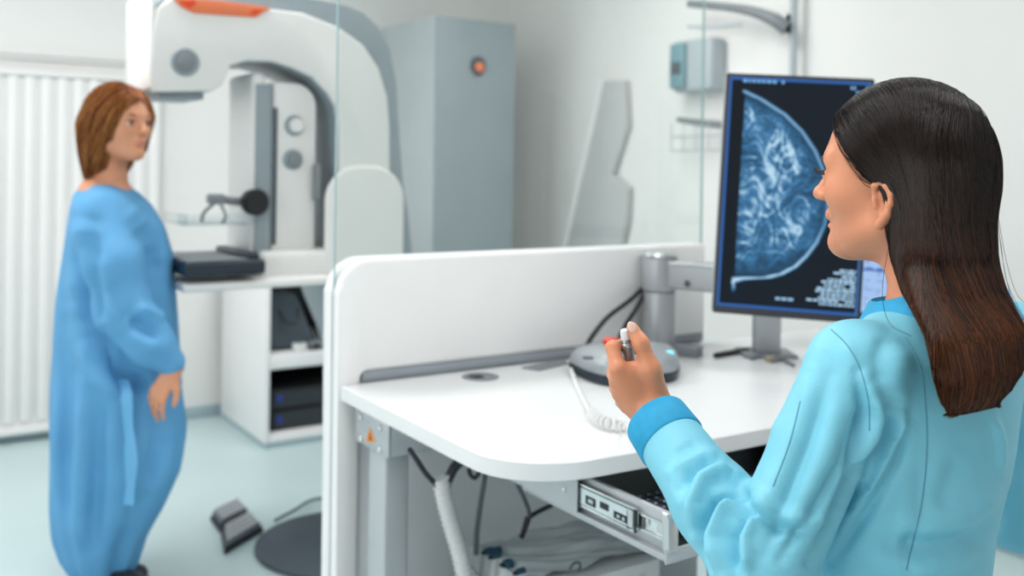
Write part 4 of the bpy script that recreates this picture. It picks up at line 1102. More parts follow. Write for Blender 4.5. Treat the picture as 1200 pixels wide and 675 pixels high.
def hand_prims_left():
    P = []
    idx, mid_, rng, pky = [hv(*p) for p in ((724, 432, -0.004), (724, 447, 0.006), (727, 461, 0.015), (734, 474, 0.024))]
    wr = hv(771, 488, 0.010)
    for m, r in ((idx, 0.0115), (mid_, 0.0112), (rng, 0.0108), (pky, 0.0098)):
        P.append(cap(wr + (m - wr) * 0.12, m, 0.0185, r, 0.014))
    P.append(cap(hv(768, 484, 0.004), hv(790, 512, 0.010), 0.021, 0.023, 0.015))
    P.append(cap(hv(777, 494, 0.012), WL + (EL - WL) * 0.2, 0.022, 0.025, 0.015))
    # thumb: pad at the side of the palm, tip pressing the button
    P += chain([hv(771, 468, 0.004), hv(763, 432, -0.003), hv(751, 402, 0.000), hv(741.5, 385, 0.006)], [0.0165, 0.0118, 0.0098, 0.0082], 0.008)
    P.append(cap(hv(762, 440, 0.0), hv(742, 432, 0.002), 0.0095, 0.009, 0.014))               # web towards the index finger
    # fingers curl away round the switch
    P += chain([idx, hv(718, 407, 0.010), hv(731, 404, 0.036), hv(744, 410, 0.040)], [0.0108, 0.0088, 0.0078, 0.0068], 0.004)
    P += chain([mid_, hv(719, 438, 0.044), hv(734, 436, 0.062), hv(748, 440, 0.050)], [0.0110, 0.0092, 0.008, 0.007], 0.003)
    P += chain([rng, hv(722, 455, 0.050), hv(737, 455, 0.066), hv(750, 459, 0.054)], [0.0105, 0.009, 0.0078, 0.007], 0.003)
    P += chain([pky, hv(728, 471, 0.054), hv(741, 471, 0.066), hv(752, 473, 0.055)], [0.0095, 0.008, 0.007, 0.0062], 0.003)
    return P
def hand_prims_flat(wr, fwd, side, up, s=1.0, curl=0.35):
    """relaxed hand, palm down: fwd along the fingers, side towards the thumb"""
    P = []; wr = np.array(wr); g = lambda a, b, c: wr + s * (a * fwd + b * side + c * up)
    mc = [(0.085, 0.026), (0.09, 0.006), (0.084, -0.013), (0.075, -0.030)]; ln = [0.072, 0.08, 0.074, 0.057]
    for (a, b), l_ in zip(mc, ln):
        P.append(cap(g(0.008, b * 0.5, 0), g(a, b, 0.004), 0.0165 * s, 0.0105 * s, 0.012))
        p1 = g(a + l_ * 0.45, b * 1.12, 0.004 - l_ * 0.45 * curl); p2 = g(a + l_ * 0.72, b * 1.15, 0.0 - l_ * 0.85 * curl); p3 = g(a + l_ * 0.9, b * 1.15, -0.004 - l_ * 1.25 * curl)
        P += chain([g(a, b, 0.004), p1, p2, p3], [0.0098 * s, 0.0082 * s, 0.0074 * s, 0.0066 * s], 0.003)
    P += chain([g(0.015, 0.022, -0.004), g(0.045, 0.046, -0.010), g(0.072, 0.056, -0.014), g(0.092, 0.058, -0.018)], [0.0155 * s, 0.0115 * s, 0.0095 * s, 0.008 * s], 0.007)
    return P
body = hpz + [
    loft([(1.24, NB[0], 1.18, 0.045, 0.045), (1.2, NB[0], 1.18, 0.085, 0.055), (1.15, 0.508, 1.18, 0.115, 0.065), (1.05, 0.487, 1.18, 0.110, 0.070), (0.92, 0.469, 1.18, 0.100, 0.070), (0.80, 0.462, 1.18, 0.13, 0.095), (0.62, 0.458, 1.18, 0.15, 0.10)], lT[:2], 0.04),
    cap(SL, (SL + EL) / 2, 0.032, 0.029), cap((SL + EL) / 2, EL, 0.029, 0.029), cap(EL, EL + (WL - EL) * 0.45, 0.029, 0.028), cap(EL + (WL - EL) * 0.45, WL, 0.028, 0.024),
    cap(SR, (SR + ER) / 2, 0.040, 0.037), cap((SR + ER) / 2, ER, 0.037, 0.034), cap(ER, WR_, 0.034, 0.023),
] + hand_prims_left() + hand_prims_flat(WR_, (WR_ - ER) / np.linalg.norm(WR_ - ER), lT, np.array([0, 0, 1.0])) + [
    cap(hipL, kneeL, 0.068, 0.05), cap(hipR, kneeR, 0.068, 0.05), cap(kneeL, ankL, 0.046, 0.034), cap(kneeR, ankR, 0.046, 0.034),
    cap(ankL + [0, 0, -0.03], ankL + fT * 0.13 + [0, 0, -0.05], 0.03, 0.022), cap(ankR + [0, 0, -0.03], ankR + fT * 0.13 + [0, 0, -0.05], 0.03, 0.022)]
tb = v2w(HIP)
tech, tv, tf = surf('person', body, 0.0021, skin_m, None, (tb[0], tb[1], 0.55), it=1)
tag(tech, 'woman with long dark hair in an aqua jacket, seated, pressing a hand switch', 'person')

# jacket
def loft_fold(th, z): return 0.0
jk = [loft([(1.228, 0.523, 1.18, 0.060, 0.058), (1.205, 0.521, 1.18, 0.098, 0.070), (1.17, 0.513, 1.18, 0.148, 0.088), (1.12, 0.497, 1.18, 0.150, 0.100), (1.05, 0.487, 1.18, 0.146, 0.104), (0.95, 0.473, 1.18, 0.132, 0.100), (0.88, 0.466, 1.18, 0.131, 0.100), (0.78, 0.462, 1.18, 0.15, 0.113), (0.64, 0.458, 1.18, 0.175, 0.13), (0.60, 0.458, 1.18, 0.176, 0.132)], lT[:2], 0.03),
      cap(NB + [0, 0, -0.028], SL, 0.040, 0.050, 0.04), cap(NB + [0, 0, -0.028], SR, 0.040, 0.050, 0.04),
      cap(SL, SL + (EL - SL) * 0.42, 0.054, 0.051, 0.016), cap(SL + (EL - SL) * 0.42, EL, 0.051, 0.051, 0.007),
      cap(EL, EL + (WL - EL) * 0.4, 0.051, 0.047, 0.02), cap(EL + (WL - EL) * 0.4, EL + (WL - EL) * 0.86, 0.047, 0.041, 0.02),
      cap(SR, SR + (ER - SR) * 0.5, 0.054, 0.052, 0.03), cap(SR + (ER - SR) * 0.5, ER, 0.052, 0.053, 0.02), cap(ER, ER + (WR_ - ER) * 0.85, 0.053, 0.042, 0.02)]
folds = [
    # elbow bend: deep creases fanning from the crook
    ([(872, 580), (840, 590), (826, 618), (830, 668)], 0.0055, -0.016), ([(872, 588), (850, 600), (840, 632), (846, 678)], 0.0080, 0.016),
    ([(862, 556), (842, 552), (824, 562), (814, 590), (818, 630)], 0.0085, 0.013), ([(880, 600), (862, 630), (862, 676)], 0.0055, -0.012), ([(890, 596), (874, 632), (876, 676)], 0.007, 0.010),
    ([(852, 546), (830, 545), (812, 556), (800, 574)], 0.0055, -0.009), ([(846, 536), (826, 534), (806, 542), (790, 556)], 0.008, 0.007),
    ([(866, 570), (880, 600), (912, 620), (950, 622)], 0.0065, -0.008), ([(884, 572), (905, 596), (935, 612), (962, 610)], 0.009, 0.007),
    ([(786, 540), (792, 570), (806, 604)], 0.010, 0.004), ([(820, 520), (806, 524), (790, 536)], 0.006, -0.003),
    # upper arm: long pulls from shoulder to elbow
    ([(962, 412), (932, 490), (908, 560), (884, 640)], 0.012, 0.006), ([(948, 440), (922, 510), (900, 572)], 0.006, -0.003), ([(972, 440), (948, 520), (920, 590), (896, 650)], 0.007, -0.006),
    ([(990, 450), (968, 530), (936, 600)], 0.012, 0.004), ([(1002, 490), (984, 545), (946, 610), (915, 655)], 0.006, -0.008), ([(930, 420), (916, 470), (902, 520)], 0.008, 0.004),
    # armhole and the back
    ([(1004, 436), (1012, 480), (1002, 535), (998, 560), (975, 615), (948, 662)], 0.006, -0.014), ([(1016, 440), (1027, 490), (1016, 530), (1008, 556)], 0.008, 0.010), ([(1020, 470), (1012, 520), (1004, 548)], 0.005, -0.007),
    ([(1044, 476), (1034, 512), (1012, 552), (992, 592)], 0.0065, -0.014), ([(1056, 470), (1050, 506), (1030, 550), (1002, 600)], 0.010, 0.012), ([(1064, 490), (1050, 540), (1018, 596), (976, 660)], 0.007, -0.008),
    ([(1085, 530), (1075, 600), (1060, 668)], 0.012, -0.004), ([(1164, 486), (1172, 520), (1170, 552)], 0.005, 0.006), ([(1180, 560), (1140, 604), (1080, 616), (1040, 606)], 0.022, 0.009), ([(1176, 590), (1140, 632), (1080, 640), (1046, 634)], 0.014, -0.010),
    ([(1150, 640), (1110, 660), (1060, 668)], 0.012, 0.006), ([(1130, 530), (1110, 570), (1100, 600)], 0.012, -0.004), ([(985, 394), (1006, 436), (1022, 466)], 0.009, 0.004), ([(1060, 400), (1050, 440), (1046, 470)], 0.016, 0.005), ([(1040, 390), (1030, 420), (1034, 455)], 0.010, -0.004),
    ([(1020, 640), (1045, 656), (1090, 664)], 0.010, 0.004),
]
folds = [(a_, b_, c_ * 1.15) for a_, b_, c_ in folds]
jo, jv, jf = surf('jacket', jk, 0.0032, jack_m, tech, it=2, folds=folds)
jb = BVHTree.FromPolygons([tuple(x) for x in jv], [tuple(int(i) for i in x) for x in jf])
for nm, pts in (('armhole_seam', [(974, 386), (993, 405), (1008, 432), (1018, 470), (1019, 505)]), ('back_seam', [(1060, 395), (1078, 430), (1085, 480), (1086, 530), (1080, 590), (1062, 668)]),
                ('sleeve_seam', [(938, 470), (925, 520), (906, 570)])):
    pp = drape_pts(jb, pts, 0.0002, 60)
    if len(pp) > 3: MB().tube([v2w(p) for p in pp], 0.0007, seg=5).build(nm, seam_m, jo)
# cuffs and collar
fa = (WL - EL) / np.linalg.norm(WL - EL)
def cuff(Wp, ax, end, length, r0, r1, name):
    c1 = Wp + ax * end; c0 = c1 - ax * length
    o = v2w(c0); axw = v2w(ax)
    return MB().lathe([(r0 - 0.006, 0.004), (r0 + 0.001, 0.0), (r0 + 0.0025, 0.002), (r1 + 0.0025, length - 0.002), (r1 + 0.0015, length), (r1 - 0.0005, length - 0.001), (r1 - 0.002, length - 0.012), (0.018, length - 0.014)], o, axw, 48).build(name, trim_m, tech)
cuff(WL, fa, -0.004, 0.042, 0.0415, 0.0395, 'cuff')
fb = (WR_ - ER) / np.linalg.norm(WR_ - ER); cuff(WR_, fb, 0.0, 0.05, 0.0435, 0.041, 'cuff')
bm = bmesh.new(); rings = []
for i in range(56):
    t = 2 * math.pi * i / 56
    c = NB + fT * 0.012 + [0, 0, -0.001]
    rowp = []
    for (sc_, dz) in ((1.42, -0.016), (1.24, 0.008), (1.06, 0.034), (1.03, 0.0355), (1.0, 0.030), (1.10, -0.016)):
        p = c + lT * math.cos(t) * 0.078 * sc_ + fT * math.sin(t) * 0.066 * sc_ + np.array([0, 0, dz + 0.010 - 0.022 * math.sin(t) - 0.012 * (math.cos(t) ** 2)])
        rowp.append(bm.verts.new(v2w(p)))
    rings.append(rowp)
for i in range(56):
    a, b = rings[i], rings[(i + 1) % 56]
    for j in range(6): bm.faces.new((a[j], a[(j + 1) % 6], b[(j + 1) % 6], b[j]))
mb = MB(); mb._merge(bm); mb.build('collar', trim_m, tech, ang=60)
# trousers and shoes
surf('trousers', [cap(hipL, kneeL, 0.082, 0.066, 0.03), cap(hipR, kneeR, 0.082, 0.066, 0.03), cap(kneeL, ankL + [0, 0, 0.03], 0.064, 0.055, 0.02), cap(kneeR, ankR + [0, 0, 0.03], 0.064, 0.055, 0.02), cap(hipL, hipR, 0.09, 0.09, 0.03)], 0.009, pant_m, tech, it=2)
for an in (ankL, ankR):
    surf('shoe', [cap(an + [0, 0, -0.035], an + fT * 0.06 + [0, 0, -0.055], 0.04, 0.038, 0.02), cap(an + fT * 0.06 + [0, 0, -0.055], an + fT * 0.16 + [0, 0, -0.065], 0.038, 0.030, 0.02)], 0.006, shoe_m, tech)
# face details
def local_patch(mb, c, r, frame_, hpf, s=1.0):
    F, L, Z = frame_; Rm = np.stack([v2w(F), v2w(L), Z], 1)
    mb.ball(v2w(hpf(*c)), tuple(np.array(r) * s), Matrix([list(x) + [0] for x in Rm] + [[0, 0, 0, 1]]), 16)
def face_details(root, hpf, fr, s=1.0, lash=True, browm=brow_m):
    for sg in (1, -1):
        mb = MB(); local_patch(mb, (0.0868, 0.031 * sg, 0.008), (0.0122, 0.0125, 0.0090), fr, hpf, s); e = mb.build('eye', eyew_m, root)
        mb = MB(); local_patch(mb, (0.0970, 0.031 * sg, 0.008), (0.003, 0.0055, 0.0058), fr, hpf, s); mb.build('iris', iris_m, e)
        mb = MB(); mb.tube([v2w(hpf(*p)) for p in ((0.1035, 0.013 * sg, 0.026), (0.1025, 0.026 * sg, 0.0315), (0.0935, 0.038 * sg, 0.032), (0.082, 0.047 * sg, 0.026))], [0.0022 * s, 0.003 * s, 0.0026 * s, 0.001 * s], seg=8, smooth=5); mb.build('eyebrow', browm, root)
        mb = MB(); base = [(0.0985, 0.020, 0.0115), (0.1005, 0.026, 0.0145), (0.100, 0.032, 0.0155), (0.097, 0.038, 0.0145), (0.0925, 0.0435, 0.011)]
        mb.tube([v2w(hpf(a, b * sg, c)) for a, b, c in base], 0.0011 * s, seg=6, smooth=5)
        if lash:
            for (a, b, c) in spline([np.array(p) for p in base], 3)[::1]:
                mb.tube([v2w(hpf(a, b * sg, c)), v2w(hpf(a + 0.006, (b + 0.0025 * (b - 0.029) / 0.01) * sg, c - 0.0005)), v2w(hpf(a + 0.0105, (b + 0.005 * (b - 0.029) / 0.01) * sg, c + 0.004))], [0.00045 * s, 0.0004 * s, 0.0002 * s], seg=4)
        mb.build('eyelashes', lash_m, root)
    mb = MB(); local_patch(mb, (0.1005, 0, -0.0445), (0.0080, 0.0165, 0.0046), fr, hpf, s); local_patch(mb, (0.0980, 0, -0.056), (0.0082, 0.0155, 0.0054), fr, hpf, s); mb.build('lips', lip_m, root)
face_details(tech, hp, (HF, HL, HZ))
# thumbnail
nc = v2w(hv(740.5, 383.5, -0.0015)); nd = v2w(hv(741.5, 385, 0.006) - hv(751, 402, 0.0)); nd /= np.linalg.norm(nd)
vw = nc - np.array([0, 0, CZ]); vw /= np.linalg.norm(vw); sd = np.cross(nd, vw); sd /= np.linalg.norm(sd); up_ = np.cross(sd, nd)
MB().ball(nc, (0.0056, 0.0078, 0.0016), Matrix([[sd[i], nd[i], up_[i], 0] for i in range(3)] + [[0, 0, 0, 1]]), 16).build('thumbnail', nail_m, tech)

# hair: a smooth mass and thousands of combed strands
def halfspace(hpf, fr, p0, n):
    F, L, Z = fr; nn = F * n[0] + Z * n[1]; o = hpf(p0[0], 0, p0[1])
    return (lambda p: -((p - o) @ nn), 0.006, True, o, 10.0)
fr_ = (HF, HL, HZ); RH = np.stack([HF, HL, HZ])
hair = [ell(hp(0.006, 0, 0.030), (0.104, 0.084, 0.1), RH, 0.02),
        halfspace(hp, fr_, (0.020, -0.004), (0.79, -0.613)),
        ell(hp(0.012, 0.082, -0.034), (0.022, 0.03, 0.040), RH, 0.006, True),
        loft([(1.44, 0.505, 1.175, 0.040, 0.035), (1.40, 0.509, 1.168, 0.062, 0.052), (1.36, 0.511, 1.166, 0.072, 0.056), (1.32, 0.512, 1.160, 0.074, 0.052), (1.28, 0.512, 1.150, 0.074, 0.048), (1.245, 0.512, 1.122, 0.078, 0.040), (1.205, 0.516, 1.074, 0.084, 0.027), (1.165, 0.509, 1.050, 0.078, 0.018), (1.142, 0.501, 1.042, 0.060, 0.011), (1.130, 0.496, 1.040, 0.040, 0.005)], lT[:2], 0.03),
        ell(hp(0.014, 0.085, -0.034), (0.021, 0.03, 0.040), RH, 0.006, True)]
hair_m = mat('dark_hair', (24, 14, 11), 0.5, var=0.25, scale=30, spec=0.1)
nt = hair_m.node_tree; pb = nt.nodes['Principled BSDF']
hv_, hf_ = sdf_mesh(hair, 0.004); hv_ = relax(hv_, hf_, 2)
def endy(px): return np.interp(px, [1060, 1080, 1095, 1112, 1133, 1154, 1178, 1195, 1230], [470, 488, 510, 516, 502, 493, 468, 444, 410])
nn_ = normals(hv_, hf_)
ho = raw('hair', v2w(hv_ - nn_ * 0.003), hf_, hair_m, tech)
strand_m = bpy.data.materials.new('hair_strands'); strand_m.use_nodes = True
nt = strand_m.node_tree; pb = nt.nodes['Principled BSDF']; pb.inputs['Roughness'].default_value = 0.24
pb.inputs['Specular IOR Level'].default_value = 0.22
at_ = nt.nodes.new('ShaderNodeAttribute'); at_.attribute_name = 'tone'; nt.links.new(at_.outputs['Color'], pb.inputs['Base Color'])
def sd_grad(prims, p, e=0.0015):
    g = np.stack([sdf(prims, p + d) - sdf(prims, p - d) for d in np.eye(3) * e], 1)
    return g / (np.linalg.norm(g, axis=1, keepdims=True) + 1e-9)
def strands(prims, roots, comb, steps, ds, stop, seed=1, off=(0.0, 0.004), wobble=0.10):
    r = np.random.RandomState(seed); n = len(roots)
    p = roots.copy(); hgt = r.uniform(*off, n); wob = r.normal(0, wobble, (n, 3)); out = [p.copy()]; alive = np.ones(n, bool); ln = np.zeros(n, int)
    for k in range(steps):
        g = sd_grad(prims, p); d = sdf(prims, p)
        v = comb(p) + wob
        v -= g * (v * g).sum(1, keepdims=True); v /= np.linalg.norm(v, axis=1, keepdims=True) + 1e-9
        q = p + v * ds
        d = sdf(prims, q); g = sd_grad(prims, q); q = q - g * (np.clip(d - hgt, -0.006, 0.006))[:, None]
        p = np.where(alive[:, None], q, p); ln += alive; alive &= ~stop(p); out.append(p.copy())
    return np.stack(out, 1), ln
def strand_mesh(name, path, ln, rad, cols, parent, m, nseg=34):
    n = len(path); V_ = []; F_ = []; Cc = []
    t = np.linspace(0, 1, nseg)
    idx = t[None] * ln[:, None]; i0 = np.clip(idx.astype(int), 0, path.shape[1] - 2); fr = idx - i0
    ar = np.arange(n)[:, None]; P = path[ar, i0] * (1 - fr[..., None]) + path[ar, i0 + 1] * fr[..., None]
    T = np.gradient(P, axis=1); T /= np.linalg.norm(T, axis=2, keepdims=True) + 1e-9
    view = P - np.array([0, 0, CZ]); U = np.cross(T, view); U /= np.linalg.norm(U, axis=2, keepdims=True) + 1e-9; Wv = np.cross(T, U)
    R = rad[:, None] * np.clip(np.minimum(t * 14, (1 - t) * 4), 0.12, 1)[None]
    rings = np.stack([P + (U * math.cos(a) + Wv * math.sin(a)) * R[..., None] for a in (0, 2.094, 4.189)], 2)   # n,nseg,3,3
    vv = rings.reshape(-1, 3); base = (np.arange(n)[:, None, None] * nseg + np.arange(nseg - 1)[None, :, None]) * 3
    j = np.arange(3)[None, None]; a = base + j; b = base + (j + 1) % 3
    ff = np.stack([a, b, b + 3, a + 3], -1).reshape(-1, 4)
    o = raw(name, v2w(vv), ff, m, parent)
    at = o.data.color_attributes.new('tone', 'FLOAT_COLOR', 'POINT')
    c = np.ones((n, nseg, 3, 4)); c[..., :3] = cols(t)[:, :, None, :] if callable(cols) else cols
    at.data.foreach_set('color', c.astype(np.float32).ravel()); return o
rs = np.random.RandomState(11)
N0 = 17000
d_ = rs.normal(size=(N0, 3)); d_ /= np.linalg.norm(d_, axis=1, keepdims=True)
loc = np.stack([0.006 + 0.104 * d_[:, 0], 0.084 * d_[:, 1], 0.030 + 0.1 * d_[:, 2]], 1)
keep = ((loc[:, 0] - 0.020) * 0.79 - (loc[:, 2] + 0.004) * 0.613 < -0.003) & (loc[:, 2] > 0.0) & (rs.rand(N0) < np.where(loc[:, 2] > 0.06, 1, 0.45))
loc = loc[keep]; roots = TH0 + loc[:, :1] * HF + loc[:, 1:2] * HL + loc[:, 2:] * HZ
def comb(p):
    q = p - TH0; f = q @ HF; l = q @ HL; z = q[:, 2]
    top = np.clip((z - 0.02) / 0.08, 0, 1); side = np.sign(l + 0.018)
    below = np.clip((0.0 - z) / 0.05, 0, 1)
    v = (-HF[None] * (0.75 * (1 - below) * np.clip((f + 0.05) / 0.07, 0.0, 1) + 0.04)[:, None] + HL[None] * (side * 0.45 * top)[:, None] - HZ[None] * (0.75 + 0.25 * below)[:, None])
    # lower lengths drift towards the middle of the back
    v += np.array([0.0, 0, 0])[None]
    return v
jit = rs.uniform(-34, 12, len(roots)) + 6 * np.sin(17 * np.arctan2(loc[:, 1], loc[:, 0])) - 10 * (rs.rand(len(roots)) < 0.15) * rs.rand(len(roots)) * 3
def stop(p):
    px, py = pix(p); return py > endy(px) + jit
path, ln = strands(hair, roots, comb, 78, 0.0068, stop, 1, (0.0002, 0.0022), 0.055)
nS = len(roots)
tone = np.clip(np.abs(rs.normal(0.0, 0.45, nS)) + 0.12 * (1 + np.sin(23 * np.arctan2(loc[:, 1], loc[:, 0]))), 0, 1)
def cols(t):
    a, b = np.array(s2l((14, 9, 8))), np.array(s2l((36, 21, 15))); e0, e1 = np.array(s2l((24, 13, 9))), np.array(s2l((142, 80, 40)))
    root = a + (b - a) * tone[:, None]; end_ = e0 + (e1 - e0) * tone[:, None]
    w = (np.clip((t - 0.30) / 0.65, 0, 1) ** 1.3)[None, :, None]
    return root[:, None] * (1 - w) + end_[:, None] * w
strand_mesh('hair_strands', path, ln, rs.uniform(0.00028, 0.0006, nS), cols, ho, strand_m)
# a few loose hairs at the back and over the shoulder
lo_pts = [[V(1168, 250, 1.12), V(1176, 310, 1.11), V(1186, 350, 1.10), V(1203, 378, 1.09)], [V(1166, 230, 1.12), V(1178, 300, 1.11), V(1192, 345, 1.1), V(1212, 362, 1.1)],
          [V(1041, 290, 1.125), V(1034, 340, 1.105), V(1042, 378, 1.075), V(1068, 394, 1.055)], [V(990, 128, 1.22), V(976, 138, 1.23), V(978, 152, 1.235)],
          [V(1172, 280, 1.12), V(1180, 330, 1.11), V(1200, 372, 1.1)], [V(1000, 112, 1.2), V(984, 128, 1.22), V(979, 142, 1.23)]]
mb = MB()
for p in lo_pts: mb.tube([v2w(x) for x in p], 0.00028, seg=4, smooth=8)
mb.build('loose_hairs', hair_m, ho)

# stool under the technician
st = thing('stool', 'round grey swivel stool carrying the seated technician', 'stool', (tb[0], tb[1], 0))
MB().lathe([(0.02, 0.50), (0.16, 0.50), (0.19, 0.515), (0.195, 0.54), (0.18, 0.556), (0.02, 0.56)], (tb[0], tb[1], 0), seg=40).build('seat', dgrey_m, st)
MB().cyl((tb[0], tb[1], 0.08), (tb[0], tb[1], 0.5), 0.025, seg=20).build('column', steel_m, st)
for i in range(5):
    a = i * 2 * math.pi / 5 + 0.3; e_ = (tb[0] + 0.25 * math.cos(a), tb[1] + 0.25 * math.sin(a))
    lg = MB().tube([(tb[0], tb[1], 0.09), (*e_, 0.07)], [0.02, 0.014]).build('leg', steel_m, st)
    MB().ball((*e_, 0.028), 0.028).build('caster', black_m, lg)

# ------------------------------------------------------------------ patient
PD = 3.13; SC = FPX / PD
pv = lambda px, py, dd=0.0: V(px, py, PD + dd)
PH0 = pv(136.5, 148.5, -0.02); PFd = (0.88, -0.475)
php, pp_, pfr = head_prims(PH0, PFd, 1.10)
PF, PLt, PZ = pfr
pz = lambda py, px=140: float(V(px, py, PD)[2])
def rows(tab): return [(pz(py, (l + r) / 2), float(pv((l + r) / 2, py)[0]), PD + dd, (r - l) / 2 / SC, b) for py, l, r, b, dd in tab]
gown_rows = rows([(219, 100, 148, 0.085, 0), (224, 92, 158, 0.115, 0), (240, 88, 175, 0.14, 0), (265, 84, 190, 0.155, 0), (300, 77, 198, 0.165, 0.02), (350, 71, 201, 0.175, 0.02), (400, 67, 204, 0.18, 0.02), (450, 65, 209, 0.185, 0.02), (500, 64, 212, 0.19, 0.02), (550, 65, 204, 0.185, 0.02), (595, 67, 185, 0.17, 0.02), (630, 71, 166, 0.15, 0.02), (655, 79, 157, 0.13, 0.02), (673, 90, 150, 0.11, 0.02)])
def gfold(th, z):
    w = np.clip((1.15 - z) / 0.6, 0, 1)
    return 0.012 * w * np.sin(5 * th + 2.0 + 1.2 * z) + 0.007 * w * np.sin(11 * th + 5 * z) + 0.004 * np.sin(8 * th - 9 * z)
sR = [pv(120, 248, -0.10), pv(134, 310, -0.155), pv(142, 362, -0.165), pv(176, 402, -0.16), pv(200, 424, -0.14)]
sL = [pv(128, 250, 0.13), pv(146, 330, 0.19), pv(158, 378, 0.20), pv(184, 405, 0.17)]
gown = [loft(gown_rows, (1.0, 0.0), 0.04, gfold)] + chain(sR, [0.080, 0.084, 0.082, 0.066, 0.044], 0.035) + chain(sL, [0.075, 0.075, 0.07, 0.05], 0.035)
gf = [([(160, 262), (178, 285), (186, 330)], 0.03, -0.018), ([(146, 240), (168, 262), (185, 300)], 0.03, 0.014), ([(112, 262), (104, 310), (106, 350), (112, 390)], 0.03, -0.03), ([(100, 250), (92, 300), (90, 360)], 0.035, 0.018),
      ([(150, 372), (172, 384), (190, 392)], 0.022, -0.02), ([(156, 360), (178, 368), (196, 376)], 0.022, 0.016), ([(150, 388), (168, 402), (188, 412)], 0.02, 0.012), ([(125, 330), (140, 355), (160, 372)], 0.03, -0.012),
      ([(108, 380), (125, 420), (150, 445), (182, 458)], 0.03, -0.03), ([(100, 390), (112, 440), (140, 470)], 0.035, 0.02), ([(80, 380), (82, 470), (78, 560), (84, 640)], 0.035, -0.018), ([(96, 420), (98, 520), (92, 600), (100, 660)], 0.04, 0.022),
      ([(116, 460), (112, 540), (106, 640)], 0.03, -0.02), ([(180, 470), (184, 520), (170, 580)], 0.03, -0.018), ([(198, 480), (196, 530), (180, 590)], 0.03, 0.015), ([(160, 500), (162, 570), (142, 640)], 0.03, 0.015), ([(130, 480), (132, 560), (124, 650)], 0.03, 0.012)]
body2 = php + [cap(pp_(-0.04, 0, -0.18), pv(124, 245), 0.05, 0.10, 0.05),
               loft(rows([(212, 104, 140, 0.08, 0), (221, 96, 152, 0.115, 0), (245, 95, 168, 0.13, 0), (300, 95, 178, 0.10, 0.02), (400, 92, 180, 0.09, 0.03), (480, 95, 175, 0.09, 0.04)]), (1, 0), 0.03)]
body2 += chain([sR[0], sR[2] + [0.01, 0.03, 0], sR[4], pv(204, 434, -0.14)], [0.04, 0.034, 0.028, 0.026], 0.02) + chain([sL[0], sL[2], sL[3], pv(190, 412, 0.15)], [0.04, 0.034, 0.028, 0.026], 0.02)
hd = np.array([-0.40, -0.25, -0.88]); hd /= np.linalg.norm(hd); hs_ = np.array([0.85, -0.35, -0.3]); hs_ -= hd * (hs_ @ hd); hs_ /= np.linalg.norm(hs_); hu = np.cross(hd, hs_)
if hu[1] > 0: hu = -hu
body2 += hand_prims_flat(pv(201, 436, -0.145), hd, hs_, hu, 0.92, 0.5)
hd2 = np.array([0.2, 0.2, -0.95]); hd2 /= np.linalg.norm(hd2); hs2 = np.array([0.95, 0, 0.2]); hs2 -= hd2 * (hs2 @ hd2); hs2 /= np.linalg.norm(hs2)
body2 += hand_prims_flat(pv(188, 412, 0.17), hd2, hs2, np.cross(hd2, hs2), 0.9, 0.4)
for (px, dd) in ((112, 0.08), (126, -0.03)):
    a = pv(px, 600, dd); b = pv(px + 6, 672, dd)
    body2 += [cap(pv(px + 5, 500, dd + 0.02), a, 0.05, 0.042), cap(a, [b[0] - 0.02, b[1], 0.07], 0.042, 0.034), cap([b[0], b[1], 0.045], [b[0] + 0.12, b[1] - 0.02, 0.03], 0.035, 0.025)]
pb_ = v2w(pv(120, 680)); 
pat, pvv, pff = surf('person', body2, 0.0055, skin2_m, None, (pb_[0], pb_[1], 0), it=1)
tag(pat, 'woman with reddish brown bob in a loose blue gown, standing at the machine', 'person')
gf = [(a_, b_, c_ * 1.25) for a_, b_, c_ in gf]
go, gv, gf_ = surf('gown', gown, 0.009, gown_m, pat, it=2, folds=gf)
gb = BVHTree.FromPolygons([tuple(x) for x in gv], [tuple(int(i) for i in x) for x in gf_])
ctr_ = drape_pts(gb, [(141, 446), (146, 480), (151, 520), (152, 560), (148, 590)], 0.01, 26)
if len(ctr_) > 3:
    pts2 = [v2w(p) for p in ctr_]; bm = bmesh.new(); prev = None
    sdv = v2w(np.array([1.0, 0.0, 0.0])); nv = v2w(np.array([0, -1.0, 0]))
    for i, p in enumerate(pts2):
        w_ = 0.018 + 0.004 * math.sin(i * 0.5); r4 = [bm.verts.new(p + sdv * a * w_ + nv * b) for a, b in ((-1, 0), (1, 0), (1, 0.004), (-1, 0.004))]
        if prev:
            for j in range(4): bm.faces.new((prev[j], prev[(j + 1) % 4], r4[(j + 1) % 4], r4[j]))
        else: bm.faces.new(r4)
        prev = r4
    bm.faces.new(prev[::-1]); mb = MB(); mb._merge(bm); mb.build('tie', tie_m, go)
for (px, dd) in ((112, 0.08), (126, -0.03)):
    b = pv(px, 672, dd)
    surf('shoe', [cap([b[0] - 0.03, b[1], 0.045], [b[0] + 0.07, b[1] - 0.015, 0.04], 0.045, 0.042, 0.02), cap([b[0] + 0.07, b[1] - 0.015, 0.04], [b[0] + 0.15, b[1] - 0.03, 0.034], 0.042, 0.034, 0.02)], 0.008, dshoe_m, pat)
face_details(pat, pp_, pfr, 1.10, False, mat('brown_brow', (120, 78, 52), 0.6))
RP = np.stack([PF, PLt, PZ])
s_ = 1.10
